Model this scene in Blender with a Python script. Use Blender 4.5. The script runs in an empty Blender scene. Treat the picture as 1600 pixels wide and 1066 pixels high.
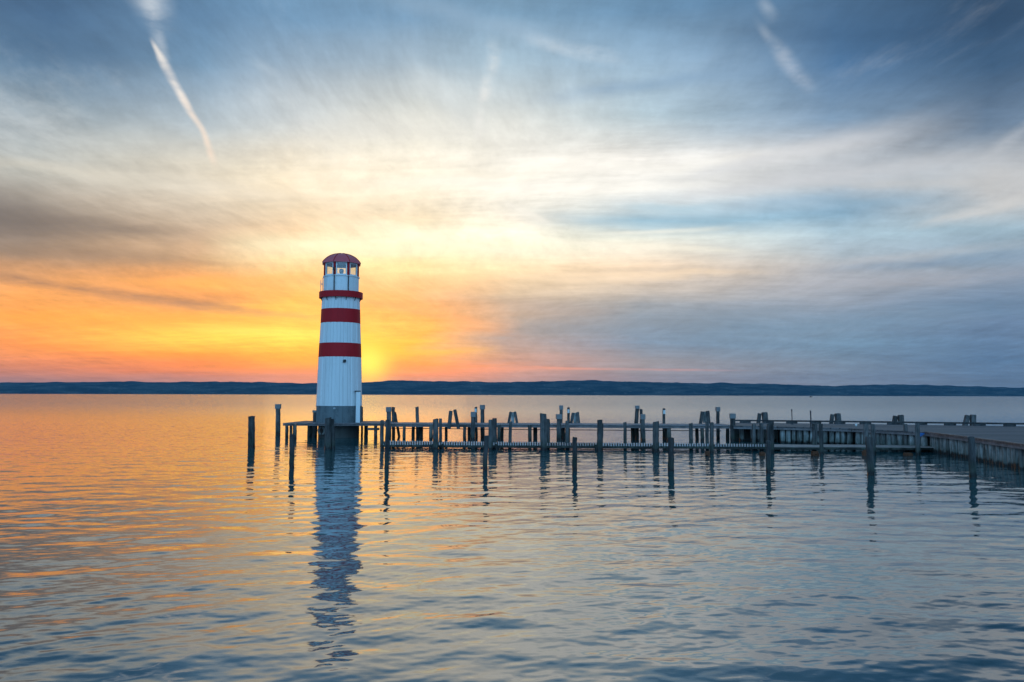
import bpy, bmesh, math, random
import numpy as np
from mathutils import Vector, Matrix

random.seed(7)
R = math.radians
scene = bpy.context.scene
COL = scene.collection

# ------------------------------------------------------------------ camera
CAM_H = 3.0
F = 28.0 / 36.0 * 1600.0            # focal length in photo pixels
PITCH = math.atan(84.0 / F)
ROLL = math.atan(4.0 / 1600.0)
_f = Vector((0, math.cos(PITCH), math.sin(PITCH)))
_r0 = Vector((1, 0, 0)); _u0 = Vector((0, -math.sin(PITCH), math.cos(PITCH)))
_r = _r0 * math.cos(ROLL) + _u0 * math.sin(ROLL)
_u = -_r0 * math.sin(ROLL) + _u0 * math.cos(ROLL)
cam_d = bpy.data.cameras.new('camera'); cam = bpy.data.objects.new('camera', cam_d); COL.objects.link(cam)
cam_d.lens = 28; cam_d.sensor_width = 36; cam_d.clip_end = 40000; cam_d.clip_start = 0.1
M = Matrix((( _r.x, _u.x, -_f.x, 0), (_r.y, _u.y, -_f.y, 0), (_r.z, _u.z, -_f.z, CAM_H), (0, 0, 0, 1)))
cam.matrix_world = M
scene.camera = cam

def ray(px, py):
    return (_f + _r * ((px - 800) / F) + _u * ((533 - py) / F))
def at(px, py, z=0.0):
    """point of the real place at height z seen in that direction"""
    d = ray(px, py); t = (z - CAM_H) / d.z
    return Vector((d.x * t, d.y * t, z))
def at_depth(px, py, Y):
    d = ray(px, py); t = Y / d.y
    return Vector((d.x * t, Y, CAM_H + d.z * t))
def azel(px, py):
    d = ray(px, py).normalized()
    return math.degrees(math.atan2(d.x, d.y)), math.degrees(math.asin(d.z))

# ------------------------------------------------------------------ scene helpers
def tag(o, label=None, cat=None, group=None, kind=None):
    if label: o['label'] = label
    if cat: o['category'] = cat
    if group: o['group'] = group
    if kind: o['kind'] = kind
    return o
def empty(name, loc=(0, 0, 0), rz=0.0):
    o = bpy.data.objects.new(name, None); COL.objects.link(o)
    o.location = loc; o.rotation_euler = (0, 0, rz); o.empty_display_size = 0.2
    return o
def obj(name, bm, mat, parent=None, loc=None, smooth=False, angle=None):
    me = bpy.data.meshes.new(name)
    bmesh.ops.recalc_face_normals(bm, faces=bm.faces[:])
    bm.to_mesh(me); bm.free()
    me.materials.append(mat)
    if smooth:
        for p in me.polygons: p.use_smooth = True
        if angle: me.set_sharp_from_angle(angle=R(angle))
    o = bpy.data.objects.new(name, me); COL.objects.link(o)
    if parent is not None: o.parent = parent
    if loc is not None: o.location = loc
    return o
def add_box(bm, c, s, rot=None, bev=0.0):
    b2 = bmesh.new()
    bmesh.ops.create_cube(b2, size=1.0)
    for v in b2.verts: v.co = Vector((v.co.x * s[0], v.co.y * s[1], v.co.z * s[2]))
    if bev > 0: bmesh.ops.bevel(b2, geom=b2.edges[:], offset=bev, segments=1, affect='EDGES', profile=0.5)
    m = Matrix.Translation(Vector(c))
    if rot is not None: m = m @ rot
    b2.transform(m)
    merge(bm, b2)
def merge(bm, b2):
    vm = {}
    for v in b2.verts: vm[v] = bm.verts.new(v.co)
    for f in b2.faces:
        try: bm.faces.new([vm[v] for v in f.verts])
        except ValueError: pass
    b2.free()
def add_tube(bm, pts, rad, n=8, cap=True, jitter=0.0, closed=False):
    """tube along points; rad is a number or a list"""
    pts = [Vector(p) for p in pts]; k = len(pts)
    rr = rad if isinstance(rad, (list, tuple)) else [rad] * k
    rings = []
    t0 = (pts[1] - pts[0]).normalized()
    ref = Vector((0, 0, 1)) if abs(t0.z) < 0.8 else Vector((1, 0, 0))
    for i, p in enumerate(pts):
        if closed: t = (pts[(i + 1) % k] - pts[i - 1]).normalized()
        else: t = (pts[min(i + 1, k - 1)] - pts[max(i - 1, 0)]).normalized()
        a = t.cross(ref).normalized(); b = t.cross(a).normalized()
        ring = []
        for j in range(n):
            an = 2 * math.pi * j / n
            q = rr[i] * (1 + random.uniform(-jitter, jitter))
            ring.append(bm.verts.new(p + a * math.cos(an) * q + b * math.sin(an) * q))
        rings.append(ring)
    m = k if closed else k - 1
    for i in range(m):
        A, B = rings[i], rings[(i + 1) % k]
        for j in range(n): bm.faces.new((A[j], A[(j + 1) % n], B[(j + 1) % n], B[j]))
    if cap and not closed:
        bm.faces.new(rings[0]); bm.faces.new(rings[-1])
def add_lathe(bm, prof, n=64, groove=None):
    """prof: list of (radius, z); open surface of revolution"""
    rings = []
    for r, z in prof:
        ring = []
        for j in range(n):
            an = 2 * math.pi * j / n
            q = r
            if groove: q = r + groove(j)
            ring.append(bm.verts.new((q * math.cos(an), q * math.sin(an), z)))
        rings.append(ring)
    for A, B in zip(rings, rings[1:]):
        for j in range(n): bm.faces.new((A[j], A[(j + 1) % n], B[(j + 1) % n], B[j]))
    return rings
def add_prism(bm, poly, z0, z1):
    lo = [bm.verts.new((p[0], p[1], z0)) for p in poly]; hi = [bm.verts.new((p[0], p[1], z1)) for p in poly]
    n = len(poly)
    bm.faces.new(lo[::-1]); bm.faces.new(hi)
    for i in range(n): bm.faces.new((lo[i], lo[(i + 1) % n], hi[(i + 1) % n], hi[i]))

# ------------------------------------------------------------------ node helper
class NT:
    def __init__(s, tree): s.t = tree; s.n = tree.nodes; s.l = tree.links
    def new(s, kind, **kw):
        nd = s.n.new(kind)
        for k, v in kw.items(): setattr(nd, k, v)
        return nd
    def put(s, inp, v):
        if isinstance(v, bpy.types.NodeSocket): s.l.new(v, inp)
        else: inp.default_value = v
    def math(s, op, a, b=None, c=None, clamp=False):
        nd = s.new('ShaderNodeMath', operation=op, use_clamp=clamp)
        s.put(nd.inputs[0], a)
        if b is not None: s.put(nd.inputs[1], b)
        if c is not None: s.put(nd.inputs[2], c)
        return nd.outputs[0]
    def sstep(s, x, a, b, lo=0.0, hi=1.0, kind='SMOOTHSTEP'):
        nd = s.new('ShaderNodeMapRange', interpolation_type=kind)
        nd.clamp = True
        s.put(nd.inputs[0], x); s.put(nd.inputs[1], a); s.put(nd.inputs[2], b); s.put(nd.inputs[3], lo); s.put(nd.inputs[4], hi)
        return nd.outputs[0]
    def mix(s, f, a, b, blend='MIX'):
        nd = s.new('ShaderNodeMix', data_type='RGBA', blend_type=blend)
        s.put(nd.inputs[0], f)
        for i, v in ((6, a), (7, b)):
            if isinstance(v, (tuple, list)): v = (*v[:3], 1.0)
            s.put(nd.inputs[i], v)
        return nd.outputs[2]
    def over(s, base, f, colr):
        # base*(1-f) + colr*f, evaluated base first so that a long chain stays light
        n1 = s.new('ShaderNodeVectorMath', operation='SCALE'); s.put(n1.inputs[0], base); s.put(n1.inputs['Scale'], s.math('SUBTRACT', 1.0, f))
        n2 = s.new('ShaderNodeVectorMath', operation='SCALE'); n2.inputs[0].default_value = colr; s.put(n2.inputs['Scale'], f)
        n3 = s.new('ShaderNodeVectorMath', operation='ADD'); s.put(n3.inputs[0], n1.outputs[0]); s.put(n3.inputs[1], n2.outputs[0])
        return n3.outputs[0]
    def comb(s, x, y, z):
        nd = s.new('ShaderNodeCombineXYZ')
        for i, v in enumerate((x, y, z)): s.put(nd.inputs[i], v)
        return nd.outputs[0]
    def noise(s, vec, scale=1.0, detail=4.0, rough=0.5, dist=0.0, color=False):
        nd = s.new('ShaderNodeTexNoise')
        s.put(nd.inputs['Vector'], vec); nd.inputs['Scale'].default_value = scale
        nd.inputs['Detail'].default_value = detail; nd.inputs['Roughness'].default_value = rough
        nd.inputs['Distortion'].default_value = dist
        return nd.outputs[1 if color else 0]
    def ramp(s, fac, stops, interp='LINEAR'):
        nd = s.new('ShaderNodeValToRGB'); cr = nd.color_ramp; cr.interpolation = interp
        stops = sorted(stops, key=lambda q: q[0])
        while len(cr.elements) < len(stops): cr.elements.new(0.5)
        for e, (p, c) in zip(cr.elements, stops):
            e.position = p; e.color = (*c[:3], 1.0)
        s.put(nd.inputs[0], fac)
        return nd.outputs[0]
    def scale_vec(s, vec, sc, rot=(0, 0, 0), loc=(0, 0, 0)):
        nd = s.new('ShaderNodeMapping')
        s.put(nd.inputs[0], vec); nd.inputs[1].default_value = loc; nd.inputs[2].default_value = rot; nd.inputs[3].default_value = sc
        return nd.outputs[0]

def lin(c):
    return tuple(((v / 255) / 12.92 if v / 255 <= 0.04045 else ((v / 255 + 0.055) / 1.055) ** 2.4) for v in c)

def material(name):
    m = bpy.data.materials.new(name); m.use_nodes = True
    t = NT(m.node_tree); b = t.n['Principled BSDF']
    return m, t, b

# ------------------------------------------------------------------ sky
SUN_AZ, SUN_EL = azel(575, 568)
def build_world():
    w = bpy.data.worlds.new('World'); scene.world = w; w.use_nodes = True
    t = NT(w.node_tree); t.n.clear()
    gen = t.new('ShaderNodeTexCoord').outputs['Generated']
    nrm = t.new('ShaderNodeVectorMath', operation='NORMALIZE'); t.put(nrm.inputs[0], gen)
    sep = t.new('ShaderNodeSeparateXYZ'); t.put(sep.inputs[0], nrm.outputs[0])
    x, y, z = sep.outputs
    DEG = 57.29578
    az0 = t.math('MULTIPLY', t.math('ARCTAN2', x, y), DEG)
    el0 = t.math('MULTIPLY', t.math('ARCSINE', z), DEG)
    # the cloud sheet: directions projected on a level layer, so streaks converge as real cirrus does
    zz = t.math('ADD', t.math('MAXIMUM', z, 0.0), 0.09)
    plane = t.comb(t.math('DIVIDE', x, zz), t.math('DIVIDE', y, zz), 0.0)
    warp = t.noise(t.scale_vec(plane, (0.6, 1.0, 1)), 1.0, 3, 0.5, 0.0, color=True)
    ws = t.new('ShaderNodeSeparateColor'); t.put(ws.inputs[0], warp)
    wa = t.math('SUBTRACT', ws.outputs[0], 0.5); we = t.math('SUBTRACT', ws.outputs[1], 0.5)
    elp = t.math('MAXIMUM', el0, 0.0)
    az = t.math('ADD', az0, t.math('MULTIPLY', wa, 7.0))
    amp = t.sstep(elp, 0.0, 14.0, 0.7, 4.0, 'LINEAR')
    el = t.math('ADD', el0, t.math('MULTIPLY', we, amp))
    EMAX = 60.0
    elf = t.math('DIVIDE', el, EMAX, clamp=True)
    cols = [
     (50,  [(20,(66,100,134)),(100,(88,120,148)),(180,(138,156,168)),(255,(182,182,174)),(300,(160,152,142)),(345,(120,110,104)),(395,(150,128,110)),(440,(222,160,102)),(490,(248,168,76)),(540,(243,152,78)),(572,(214,134,100)),(596,(165,126,122))]),
     (300, [(20,(92,130,164)),(100,(112,147,176)),(200,(176,190,198)),(260,(218,212,196)),(330,(206,186,162)),(400,(204,162,122)),(438,(250,172,92)),(466,(196,140,100)),(498,(252,184,80)),(530,(255,208,84)),(556,(252,152,56)),(578,(236,122,70)),(597,(175,126,122))]),
     (450, [(20,(108,146,178)),(100,(148,171,190)),(200,(202,208,208)),(280,(242,227,198)),(350,(238,208,168)),(382,(255,242,196)),(420,(252,206,142)),(462,(250,180,98)),(500,(255,200,96)),(528,(255,228,96)),(555,(255,168,58)),(578,(244,134,74)),(597,(200,130,120))]),
     (650, [(20,(112,147,176)),(100,(164,184,198)),(200,(226,226,216)),(268,(248,240,220)),(325,(250,232,198)),(378,(255,253,218)),(420,(255,226,166)),(470,(232,174,120)),(510,(252,176,90)),(545,(255,186,62)),(572,(246,138,84)),(597,(196,134,126))]),
     (800, [(20,(122,158,186)),(100,(164,189,205)),(200,(218,220,214)),(262,(248,244,232)),(310,(246,242,228)),(345,(250,241,222)),(390,(255,250,222)),(432,(255,226,182)),(482,(186,166,150)),(520,(148,150,154)),(552,(172,148,144)),(576,(212,150,134)),(597,(150,138,144))]),
     (1000,[(20,(104,142,174)),(100,(148,177,200)),(180,(176,196,206)),(245,(238,235,228)),(290,(246,244,236)),(318,(205,218,222)),(348,(156,192,210)),(384,(236,236,222)),(428,(242,217,188)),(470,(146,156,166)),(540,(106,140,168)),(572,(140,146,156)),(597,(130,140,154))]),
     (1300,[(20,(72,107,142)),(100,(74,114,154)),(180,(122,149,175)),(222,(196,199,203)),(270,(184,192,200)),(322,(134,172,198)),(370,(166,191,205)),(430,(166,170,178)),(480,(140,155,175)),(540,(100,138,168)),(597,(114,136,156))]),
     (1550,[(20,(42,70,100)),(100,(58,90,123)),(200,(104,125,148)),(258,(178,182,186)),(300,(192,192,192)),(350,(150,175,190)),(420,(130,146,166)),(500,(96,126,160)),(560,(78,118,154)),(597,(92,122,148))]),
    ]
    seq = []
    for px, st in cols:
        a = azel(px, 400)[0]
        ss = [(max(0.0, azel(px, yy)[1]) / EMAX, tuple(v * (w if px < 700 and 428 < yy < 575 else 1.0) for v, w in zip(lin(c), (1.2, 1.05, 0.85)))) for yy, c in st]
        top = ss[0][1]
        ss += [(33 / EMAX, tuple(v * 0.80 for v in top)), (42 / EMAX, (0.10, 0.21, 0.34)), (1.0, (0.07, 0.17, 0.31))]
        seq.append((a, ss))
    side = [(0.0, lin((120,130,160))), (0.2, lin((140,165,195))), (0.5, (0.12,0.22,0.36)), (1.0, (0.06, 0.14, 0.26))]
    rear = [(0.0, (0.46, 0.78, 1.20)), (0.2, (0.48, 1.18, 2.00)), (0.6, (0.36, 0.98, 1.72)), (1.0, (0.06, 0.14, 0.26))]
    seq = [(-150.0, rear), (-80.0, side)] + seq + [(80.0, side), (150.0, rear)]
    c = None; prev = None
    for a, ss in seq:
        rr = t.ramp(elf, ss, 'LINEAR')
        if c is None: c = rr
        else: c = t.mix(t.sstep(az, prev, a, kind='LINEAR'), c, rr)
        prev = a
    # fibrous cirrus: fine streaks lighten and darken the sheet
    lowf = t.noise(plane, 0.45, 1, 0.5, color=True)
    pw = t.new('ShaderNodeVectorMath', operation='MULTIPLY_ADD'); t.put(pw.inputs[0], lowf); pw.inputs[1].default_value = (1.0, 1.0, 0); t.put(pw.inputs[2], plane)
    pv = pw.outputs[0]
    # fibres lie along the wind, so they fan out from a point low in the west
    fib = t.noise(t.scale_vec(pv, (1.9, 0.9, 1), rot=(0, 0, R(18))), 1.0, 10, 0.66, 0.0)
    fib2 = t.noise(t.scale_vec(pv, (5.5, 2.2, 1), rot=(0, 0, R(-26))), 1.0, 9, 0.68, 0.0)
    fib3 = t.noise(t.scale_vec(pv, (1.1, 3.0, 1), rot=(0, 0, R(-8)), loc=(3, 1, 0)), 1.0, 8, 0.62, 0.0)
    fib4 = t.noise(t.scale_vec(pv, (13, 4.5, 1), rot=(0, 0, R(-34)), loc=(1, 5, 0)), 1.0, 8, 0.72, 0.0)
    fib5 = t.noise(t.scale_vec(pv, (4.0, 11.0, 1), rot=(0, 0, R(12)), loc=(7, 2, 0)), 1.0, 8, 0.70, 0.0)
    big = t.noise(t.scale_vec(plane, (0.35, 0.6, 1), loc=(4, 2, 0)), 1.0, 3, 0.5)
    k = t.math('ADD', t.math('MULTIPLY', t.math('SUBTRACT', fib, 0.5), 0.50), t.math('MULTIPLY', t.math('SUBTRACT', fib2, 0.5), 0.45))
    k = t.math('ADD', k, t.math('MULTIPLY', t.math('SUBTRACT', fib3, 0.5), 0.55))
    fine2 = t.math('ADD', t.math('MULTIPLY', t.math('SUBTRACT', fib4, 0.5), t.sstep(big, 0.35, 0.6)), t.math('MULTIPLY', t.math('SUBTRACT', fib5, 0.5), t.sstep(big, 0.65, 0.4)))
    k = t.math('ADD', k, t.math('MULTIPLY', fine2, 0.5))
    front = t.sstep(t.math('ABSOLUTE', az0), 60, 100, 1.0, 0.3)
    k = t.math('MULTIPLY', k, front)
    gain = t.math('ADD', 1.0, k)
    c = t.mix(1.0, c, t.comb(gain, gain, gain), 'MULTIPLY')
    # white veils in the upper blue
    veil = t.math('MULTIPLY', t.sstep(fib, 0.50, 0.78), t.sstep(big, 0.42, 0.62))
    veil = t.math('MULTIPLY', veil, t.sstep(elp, 9.0, 17.0, 0.0, 0.42))
    c = t.mix(veil, c, lin((232, 234, 232)))
    # streaks and contrails: segments on the sky, each (x0,y0)-(x1,y1), half width, colour, strength
    fine = t.noise(t.scale_vec(plane, (9, 9, 1)), 1.0, 6, 0.62)
    wob = t.math('MULTIPLY', t.math('SUBTRACT', t.noise(t.scale_vec(plane, (2.5, 2.5, 1)), 1.0, 4, 0.5), 0.5), 1.0)
    # hand the sheet on as a vector; the tiny term makes the streaks wait for it, which keeps the shader within Cycles' stack
    cs = t.new('ShaderNodeSeparateColor'); t.put(cs.inputs[0], c)
    c = t.comb(cs.outputs[0], cs.outputs[1], cs.outputs[2])
    wait = t.math('MULTIPLY', t.math('ADD', cs.outputs[0], t.math('ADD', wob, fine)), 1e-7)
    azs = t.math('ADD', az0, wait); els = t.math('ADD', el0, wait)
    rags = {}; ahead = t.sstep(y, 0.0, 0.1)
    def seg(p0, p1, w0, w1, colr, k, wobk=1.0, soft=0.0, rag=0.5):
        nonlocal c
        a0, e0 = azel(*p0); a1, e1 = azel(*p1)
        dx, dy = a1 - a0, e1 - e0; L2 = dx * dx + dy * dy; L = math.sqrt(L2)
        ux = t.math('SUBTRACT', azs, a0); uy = t.math('SUBTRACT', els, e0)
        s = t.math('DIVIDE', t.math('ADD', t.math('MULTIPLY', ux, dx), t.math('MULTIPLY', uy, dy)), L2)
        d = t.math('DIVIDE', t.math('SUBTRACT', t.math('MULTIPLY', ux, dy), t.math('MULTIPLY', uy, dx)), L)
        d = t.math('ABSOLUTE', t.math('ADD', d, t.math('MULTIPLY', wob, wobk)))
        sc = t.math('MAXIMUM', t.math('MINIMUM', s, 1.0), 0.0)
        wd = t.math('ADD', w0, t.math('MULTIPLY', sc, w1 - w0))
        f = t.sstep(t.math('DIVIDE', d, wd), 0.0, 1.0, 1.0, 0.0)
        f = t.math('MULTIPLY', f, t.math('MULTIPLY', t.sstep(s, -soft, 0.12 + soft), t.sstep(s, 0.86 - soft, 1.0 + soft, 1.0, 0.0)))
        if rag not in rags: rags[rag] = t.sstep(fine, 0.25, 0.7, 1.0 - rag, 1.0)
        f = t.math('MULTIPLY', f, rags[rag])
        f = t.math('MULTIPLY', f, ahead)
        c = t.over(c, t.math('MULTIPLY', f, k), lin(colr))
    W = (250, 240, 226)
    seg((216, -30), (256, 40), 1.8, 1.5, (214, 222, 228), 0.5, 2.4, 0.4, 0.9)
    seg((226, -20), (262, 112), 0.9, 0.5, (226, 230, 232), 0.40, 1.2, 0.35, 0.9)
    seg((238, 66), (262, 112), 0.22, 0.48, (246, 238, 228), 0.9, 0.7, 0.22, 0.6)
    seg((252, 92), (300, 178), 0.48, 0.36, (246, 236, 226), 0.85, 0.6, 0.2, 0.6)
    seg((286, 152), (322, 214), 0.38, 0.30, (248, 228, 210), 0.75, 0.5, 0.2, 0.5)
    seg((314, 196), (334, 256), 0.30, 0.42, (248, 224, 202), 0.7, 0.5, 0.25, 0.5)
    seg((772, 70), (760, 150), 0.8, 0.9, (240, 240, 236), 0.5, 1.8, 0.25, 0.9)
    seg((762, 130), (746, 225), 0.6, 0.5, (246, 242, 236), 0.5, 1.4, 0.25, 0.9)
    seg((1186, 40), (1232, 100), 0.4, 0.9, (196, 206, 218), 0.45, 1.2, 0.3, 0.8)
    seg((1215, 76), (1266, 136), 0.8, 0.7, (200, 208, 220), 0.5, 1.0, 0.3, 0.8)
    seg((1190, 0), (1206, 30), 0.7, 0.7, (200, 210, 220), 0.35, 1.5, 0.4, 0.8)
    seg((1530, 252), (1625, 186), 0.4, 0.8, (196, 200, 206), 0.45, 1.0, 0.3, 0.7)
    seg((820, 58), (960, 90), 0.9, 0.7, (222, 230, 236), 0.5, 2.2, 0.3, 0.9)
    seg((400, 90), (470, 150), 0.6, 0.5, (190, 206, 218), 0.4, 1.6, 0.3, 0.8)
    # broad bands of the cirrus sheet, fanning up to the right and down to the left
    for q in (
      ((480, 296), (900, 262), 0.9, 1.0, (255, 246, 226), 0.35), ((820, 262), (1220, 244), 1.0, 0.7, (250, 246, 236), 0.45), ((600, 285), (1150, 284), 0.7, 0.6, (252, 249, 240), 0.4),
      ((1080, 272), (1420, 196), 0.7, 1.0, (206, 208, 212), 0.6), ((1100, 282), (1680, 236), 0.6, 1.4, (196, 197, 200), 0.5), ((1240, 290), (1680, 268), 0.5, 1.0, (204, 202, 200), 0.5),
      ((850, 342), (1220, 345), 0.9, 1.1, (150, 188, 208), 0.45), ((1120, 318), (1500, 312), 0.9, 0.7, (132, 170, 196), 0.45), ((980, 322), (1120, 318), 0.4, 0.5, (170, 204, 220), 0.5),
      ((420, 384), (860, 384), 1.1, 1.0, (255, 248, 212), 0.6), ((560, 350), (860, 400), 0.8, 0.6, (255, 248, 222), 0.5),
      ((-80, 240), (440, 306), 0.6, 0.9, (220, 213, 197), 0.55), ((-80, 330), (320, 368), 1.9, 0.8, (118, 108, 102), 0.65), ((-80, 384), (380, 410), 0.8, 0.5, (160, 130, 108), 0.5),
      ((820, 432), (1180, 424), 0.6, 0.5, (252, 224, 190), 0.6), ((760, 520), (1320, 478), 1.2, 0.9, (122, 142, 160), 0.5), ((1050, 530), (1640, 470), 1.6, 1.6, (98, 138, 168), 0.4),
      ((640, 110), (760, 190), 1.4, 1.6, (214, 222, 224), 0.4), ((470, 200), (800, 190), 1.4, 1.8, (224, 224, 218), 0.4), ((560, -20), (900, 60), 1.2, 1.0, (156, 182, 204), 0.4),
      ((860, 150), (1200, 100), 0.8, 1.0, (126, 158, 188), 0.5), ((1180, 60), (1640, 40), 2.0, 2.2, (46, 78, 112), 0.45), ((-60, 40), (200, 90), 2.2, 1.6, (70, 106, 140), 0.5),
      ((150, 440), (520, 432), 0.5, 0.5, (255, 176, 92), 0.5), ((-60, 496), (420, 506), 0.7, 0.7, (252, 170, 70), 0.5), ((570, 470), (800, 520), 0.5, 0.8, (240, 164, 110), 0.5),
    ): seg(*q[:4], q[4], q[5], 1.6, 0.22, 0.35)
    # bright and dark bars low in the west
    seg((-60, 424), (410, 488), 0.50, 0.42, (140, 108, 92), 0.65, 0.5, 0.1)
    seg((150, 462), (520, 500), 0.40, 0.40, (196, 140, 104), 0.5, 0.5, 0.2)
    seg((260, 512), (520, 522), 0.45, 0.5, (255, 226, 96), 0.6, 0.4, 0.25)
    seg((200, 575), (480, 582), 0.22, 0.22, (250, 140, 84), 0.7, 0.15, 0.3)
    seg((560, 560), (760, 545), 0.5, 0.3, (255, 190, 60), 0.55, 0.4, 0.2)
    seg((590, 582), (800, 568), 0.25, 0.25, (236, 140, 90), 0.6, 0.2, 0.3)
    seg((800, 574), (960, 577), 0.22, 0.12, (240, 158, 138), 0.7, 0.15, 0.3)
    seg((960, 577), (1140, 579), 0.18, 0.12, (216, 160, 156), 0.55, 0.15, 0.3)
    seg((930, 366), (1130, 357), 0.22, 0.3, (240, 240, 228), 0.75, 0.15, 0.2)
    seg((790, 318), (860, 352), 0.45, 0.35, (246, 242, 230), 0.7, 0.5, 0.2)
    seg((850, 375), (1150, 392), 0.35, 0.3, (252, 246, 226), 0.6, 0.3, 0.2)
    seg((1010, 308), (1420, 262), 0.6, 0.9, (206, 208, 212), 0.55, 0.7, 0.25)
    seg((1440, 352), (1640, 300), 0.4, 0.8, (214, 210, 206), 0.6, 0.6, 0.2)
    seg((1200, 450), (1640, 425), 0.7, 0.9, (180, 178, 184), 0.4, 0.9, 0.3)
    seg((1300, 420), (1640, 395), 0.5, 0.6, (112, 140, 170), 0.5, 0.8, 0.3)
    seg((1240, 420), (1600, 380), 0.5, 0.5, (196, 194, 196), 0.35, 0.9, 0.3)
    # glow round the veiled sun
    sd = Vector((math.sin(R(SUN_AZ)) * math.cos(R(SUN_EL)), math.cos(R(SUN_AZ)) * math.cos(R(SUN_EL)), math.sin(R(SUN_EL))))
    dot = t.new('ShaderNodeVectorMath', operation='DOT_PRODUCT'); t.put(dot.inputs[0], nrm.outputs[0]); dot.inputs[1].default_value = sd
    ang = t.math('MULTIPLY', t.math('ARCCOSINE', t.math('MINIMUM', dot.outputs['Value'], 1.0)), DEG)
    g1 = t.math('POWER', 2.718, t.math('MULTIPLY', t.math('POWER', t.math('DIVIDE', ang, 1.3), 2.0), -1.0))
    g2 = t.math('POWER', 2.718, t.math('MULTIPLY', t.math('POWER', t.math('DIVIDE', ang, 1.35), 2.0), -1.0))
    c = t.mix(t.math('MULTIPLY', g2, 0.7), c, lin((255, 200, 30)))
    c = t.mix(t.math('MULTIPLY', g1, 0.9), c, (1.3, 0.95, 0.12))
    # below the horizon: dark, never seen past the water sheet
    c = t.mix(t.sstep(el0, -3.0, -0.5), (0.03, 0.05, 0.07), c)
    bg = t.new('ShaderNodeBackground'); t.put(bg.inputs[0], c); bg.inputs[1].default_value = 1.05
    sky = t.new('ShaderNodeTexSky', sky_type='NISHITA'); sky.sun_disc = False
    sky.sun_elevation = R(SUN_EL); sky.sun_rotation = R(SUN_AZ)
    bg2 = t.new('ShaderNodeBackground'); t.put(bg2.inputs[0], sky.outputs[0]); bg2.inputs[1].default_value = NISHITA
    add = t.new('ShaderNodeAddShader'); t.l.new(bg.outputs[0], add.inputs[0]); t.l.new(bg2.outputs[0], add.inputs[1])
    out = t.new('ShaderNodeOutputWorld'); t.l.new(add.outputs[0], out.inputs[0])
    w.cycles.sampling_method = 'MANUAL'; w.cycles.sample_map_resolution = 512
NISHITA = 0.012
build_world()

sun_d = bpy.data.lights.new('sun', 'SUN'); sun = bpy.data.objects.new('sun', sun_d); COL.objects.link(sun)
sun_d.energy = 0.02; sun_d.angle = R(14.0); sun_d.color = (1.0, 0.62, 0.28)
sdir = Vector((math.sin(R(SUN_AZ)) * math.cos(R(SUN_EL)), math.cos(R(SUN_AZ)) * math.cos(R(SUN_EL)), math.sin(R(SUN_EL))))
sun.rotation_euler = sdir.to_track_quat('Z', 'Y').to_euler(); sun.location = (-10, 40, 30)

# ------------------------------------------------------------------ materials
def wood(name, col, dark, rough=0.8, wet=True, along='Z', grain=1.0):
    m, t, b = material(name)
    geo = t.new('ShaderNodeNewGeometry'); pos = geo.outputs['Position']
    inf = t.new('ShaderNodeObjectInfo')
    off = t.math('MULTIPLY', inf.outputs['Random'], 40.0)
    vec = t.new('ShaderNodeVectorMath', operation='ADD'); t.put(vec.inputs[0], pos); t.put(vec.inputs[1], t.comb(off, off, off))
    sc = {'Z': (9, 9, 0.9), 'X': (1.6, 22, 22), 'Y': (22, 1.6, 22)}[along]
    g = t.noise(t.scale_vec(vec.outputs[0], sc), grain, 6, 0.65, 0.4)
    blot = t.noise(t.scale_vec(vec.outputs[0], (2.2, 2.2, 1.3)), 1.0, 4, 0.6)
    f = t.math('ADD', t.math('MULTIPLY', t.sstep(g, 0.32, 0.68), 0.55), t.math('MULTIPLY', t.sstep(blot, 0.35, 0.65), 0.45))
    c = t.mix(f, dark, col)
    # each piece weathered a little differently
    tone = t.sstep(inf.outputs['Random'], 0, 1, 0.6, 1.3, 'LINEAR')
    c = t.mix(1.0, c, t.comb(tone, tone, tone), 'MULTIPLY')
    if wet:
        sp = t.new('ShaderNodeSeparateXYZ'); t.put(sp.inputs[0], pos)
        h = t.math('ADD', sp.outputs[2], t.math('MULTIPLY', t.math('SUBTRACT', blot, 0.5), 0.5))
        wetf = t.sstep(h, 0.10, 0.26, 1.0, 0.0)
        algae = t.sstep(h, 0.2, 0.75, 0.45, 0.0)
        c = t.mix(algae, c, (0.03, 0.055, 0.035))
        c = t.mix(wetf, c, (0.012, 0.014, 0.013))
        t.put(b.inputs['Roughness'], t.sstep(wetf, 0, 1, rough, 0.35))
    else: b.inputs['Roughness'].default_value = rough
    t.put(b.inputs['Base Color'], c)
    b.inputs['Specular IOR Level'].default_value = 0.3
    bp = t.new('ShaderNodeBump'); bp.inputs['Strength'].default_value = 0.8; bp.inputs['Distance'].default_value = 0.03
    t.put(bp.inputs['Height'], g); t.put(b.inputs['Normal'], bp.outputs[0])
    return m
M_POST = wood('weathered_post_wood', (0.15, 0.14, 0.135), (0.018, 0.018, 0.019))
M_POSTD = wood('dark_post_wood', (0.085, 0.08, 0.08), (0.015, 0.015, 0.016))
M_LOG = wood('log_wood', (0.44, 0.44, 0.42), (0.07, 0.068, 0.065))
M_LEG = wood('leg_wood', (0.17, 0.15, 0.13), (0.03, 0.027, 0.025))
M_BEAM = wood('beam_wood', (0.26, 0.22, 0.22), (0.10, 0.085, 0.085), wet=False, along='X')
M_BOARD = wood('board_wood', (0.34, 0.30, 0.31), (0.16, 0.14, 0.145), rough=0.6, wet=False, along='Y')
M_SLAT = wood('slat_wood', (0.55, 0.52, 0.52), (0.28, 0.26, 0.26), rough=0.6, wet=False, along='Y')
M_TREAD = wood('tread_wood', (0.50, 0.40, 0.36), (0.25, 0.19, 0.17), rough=0.7, wet=False, along='X')

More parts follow.
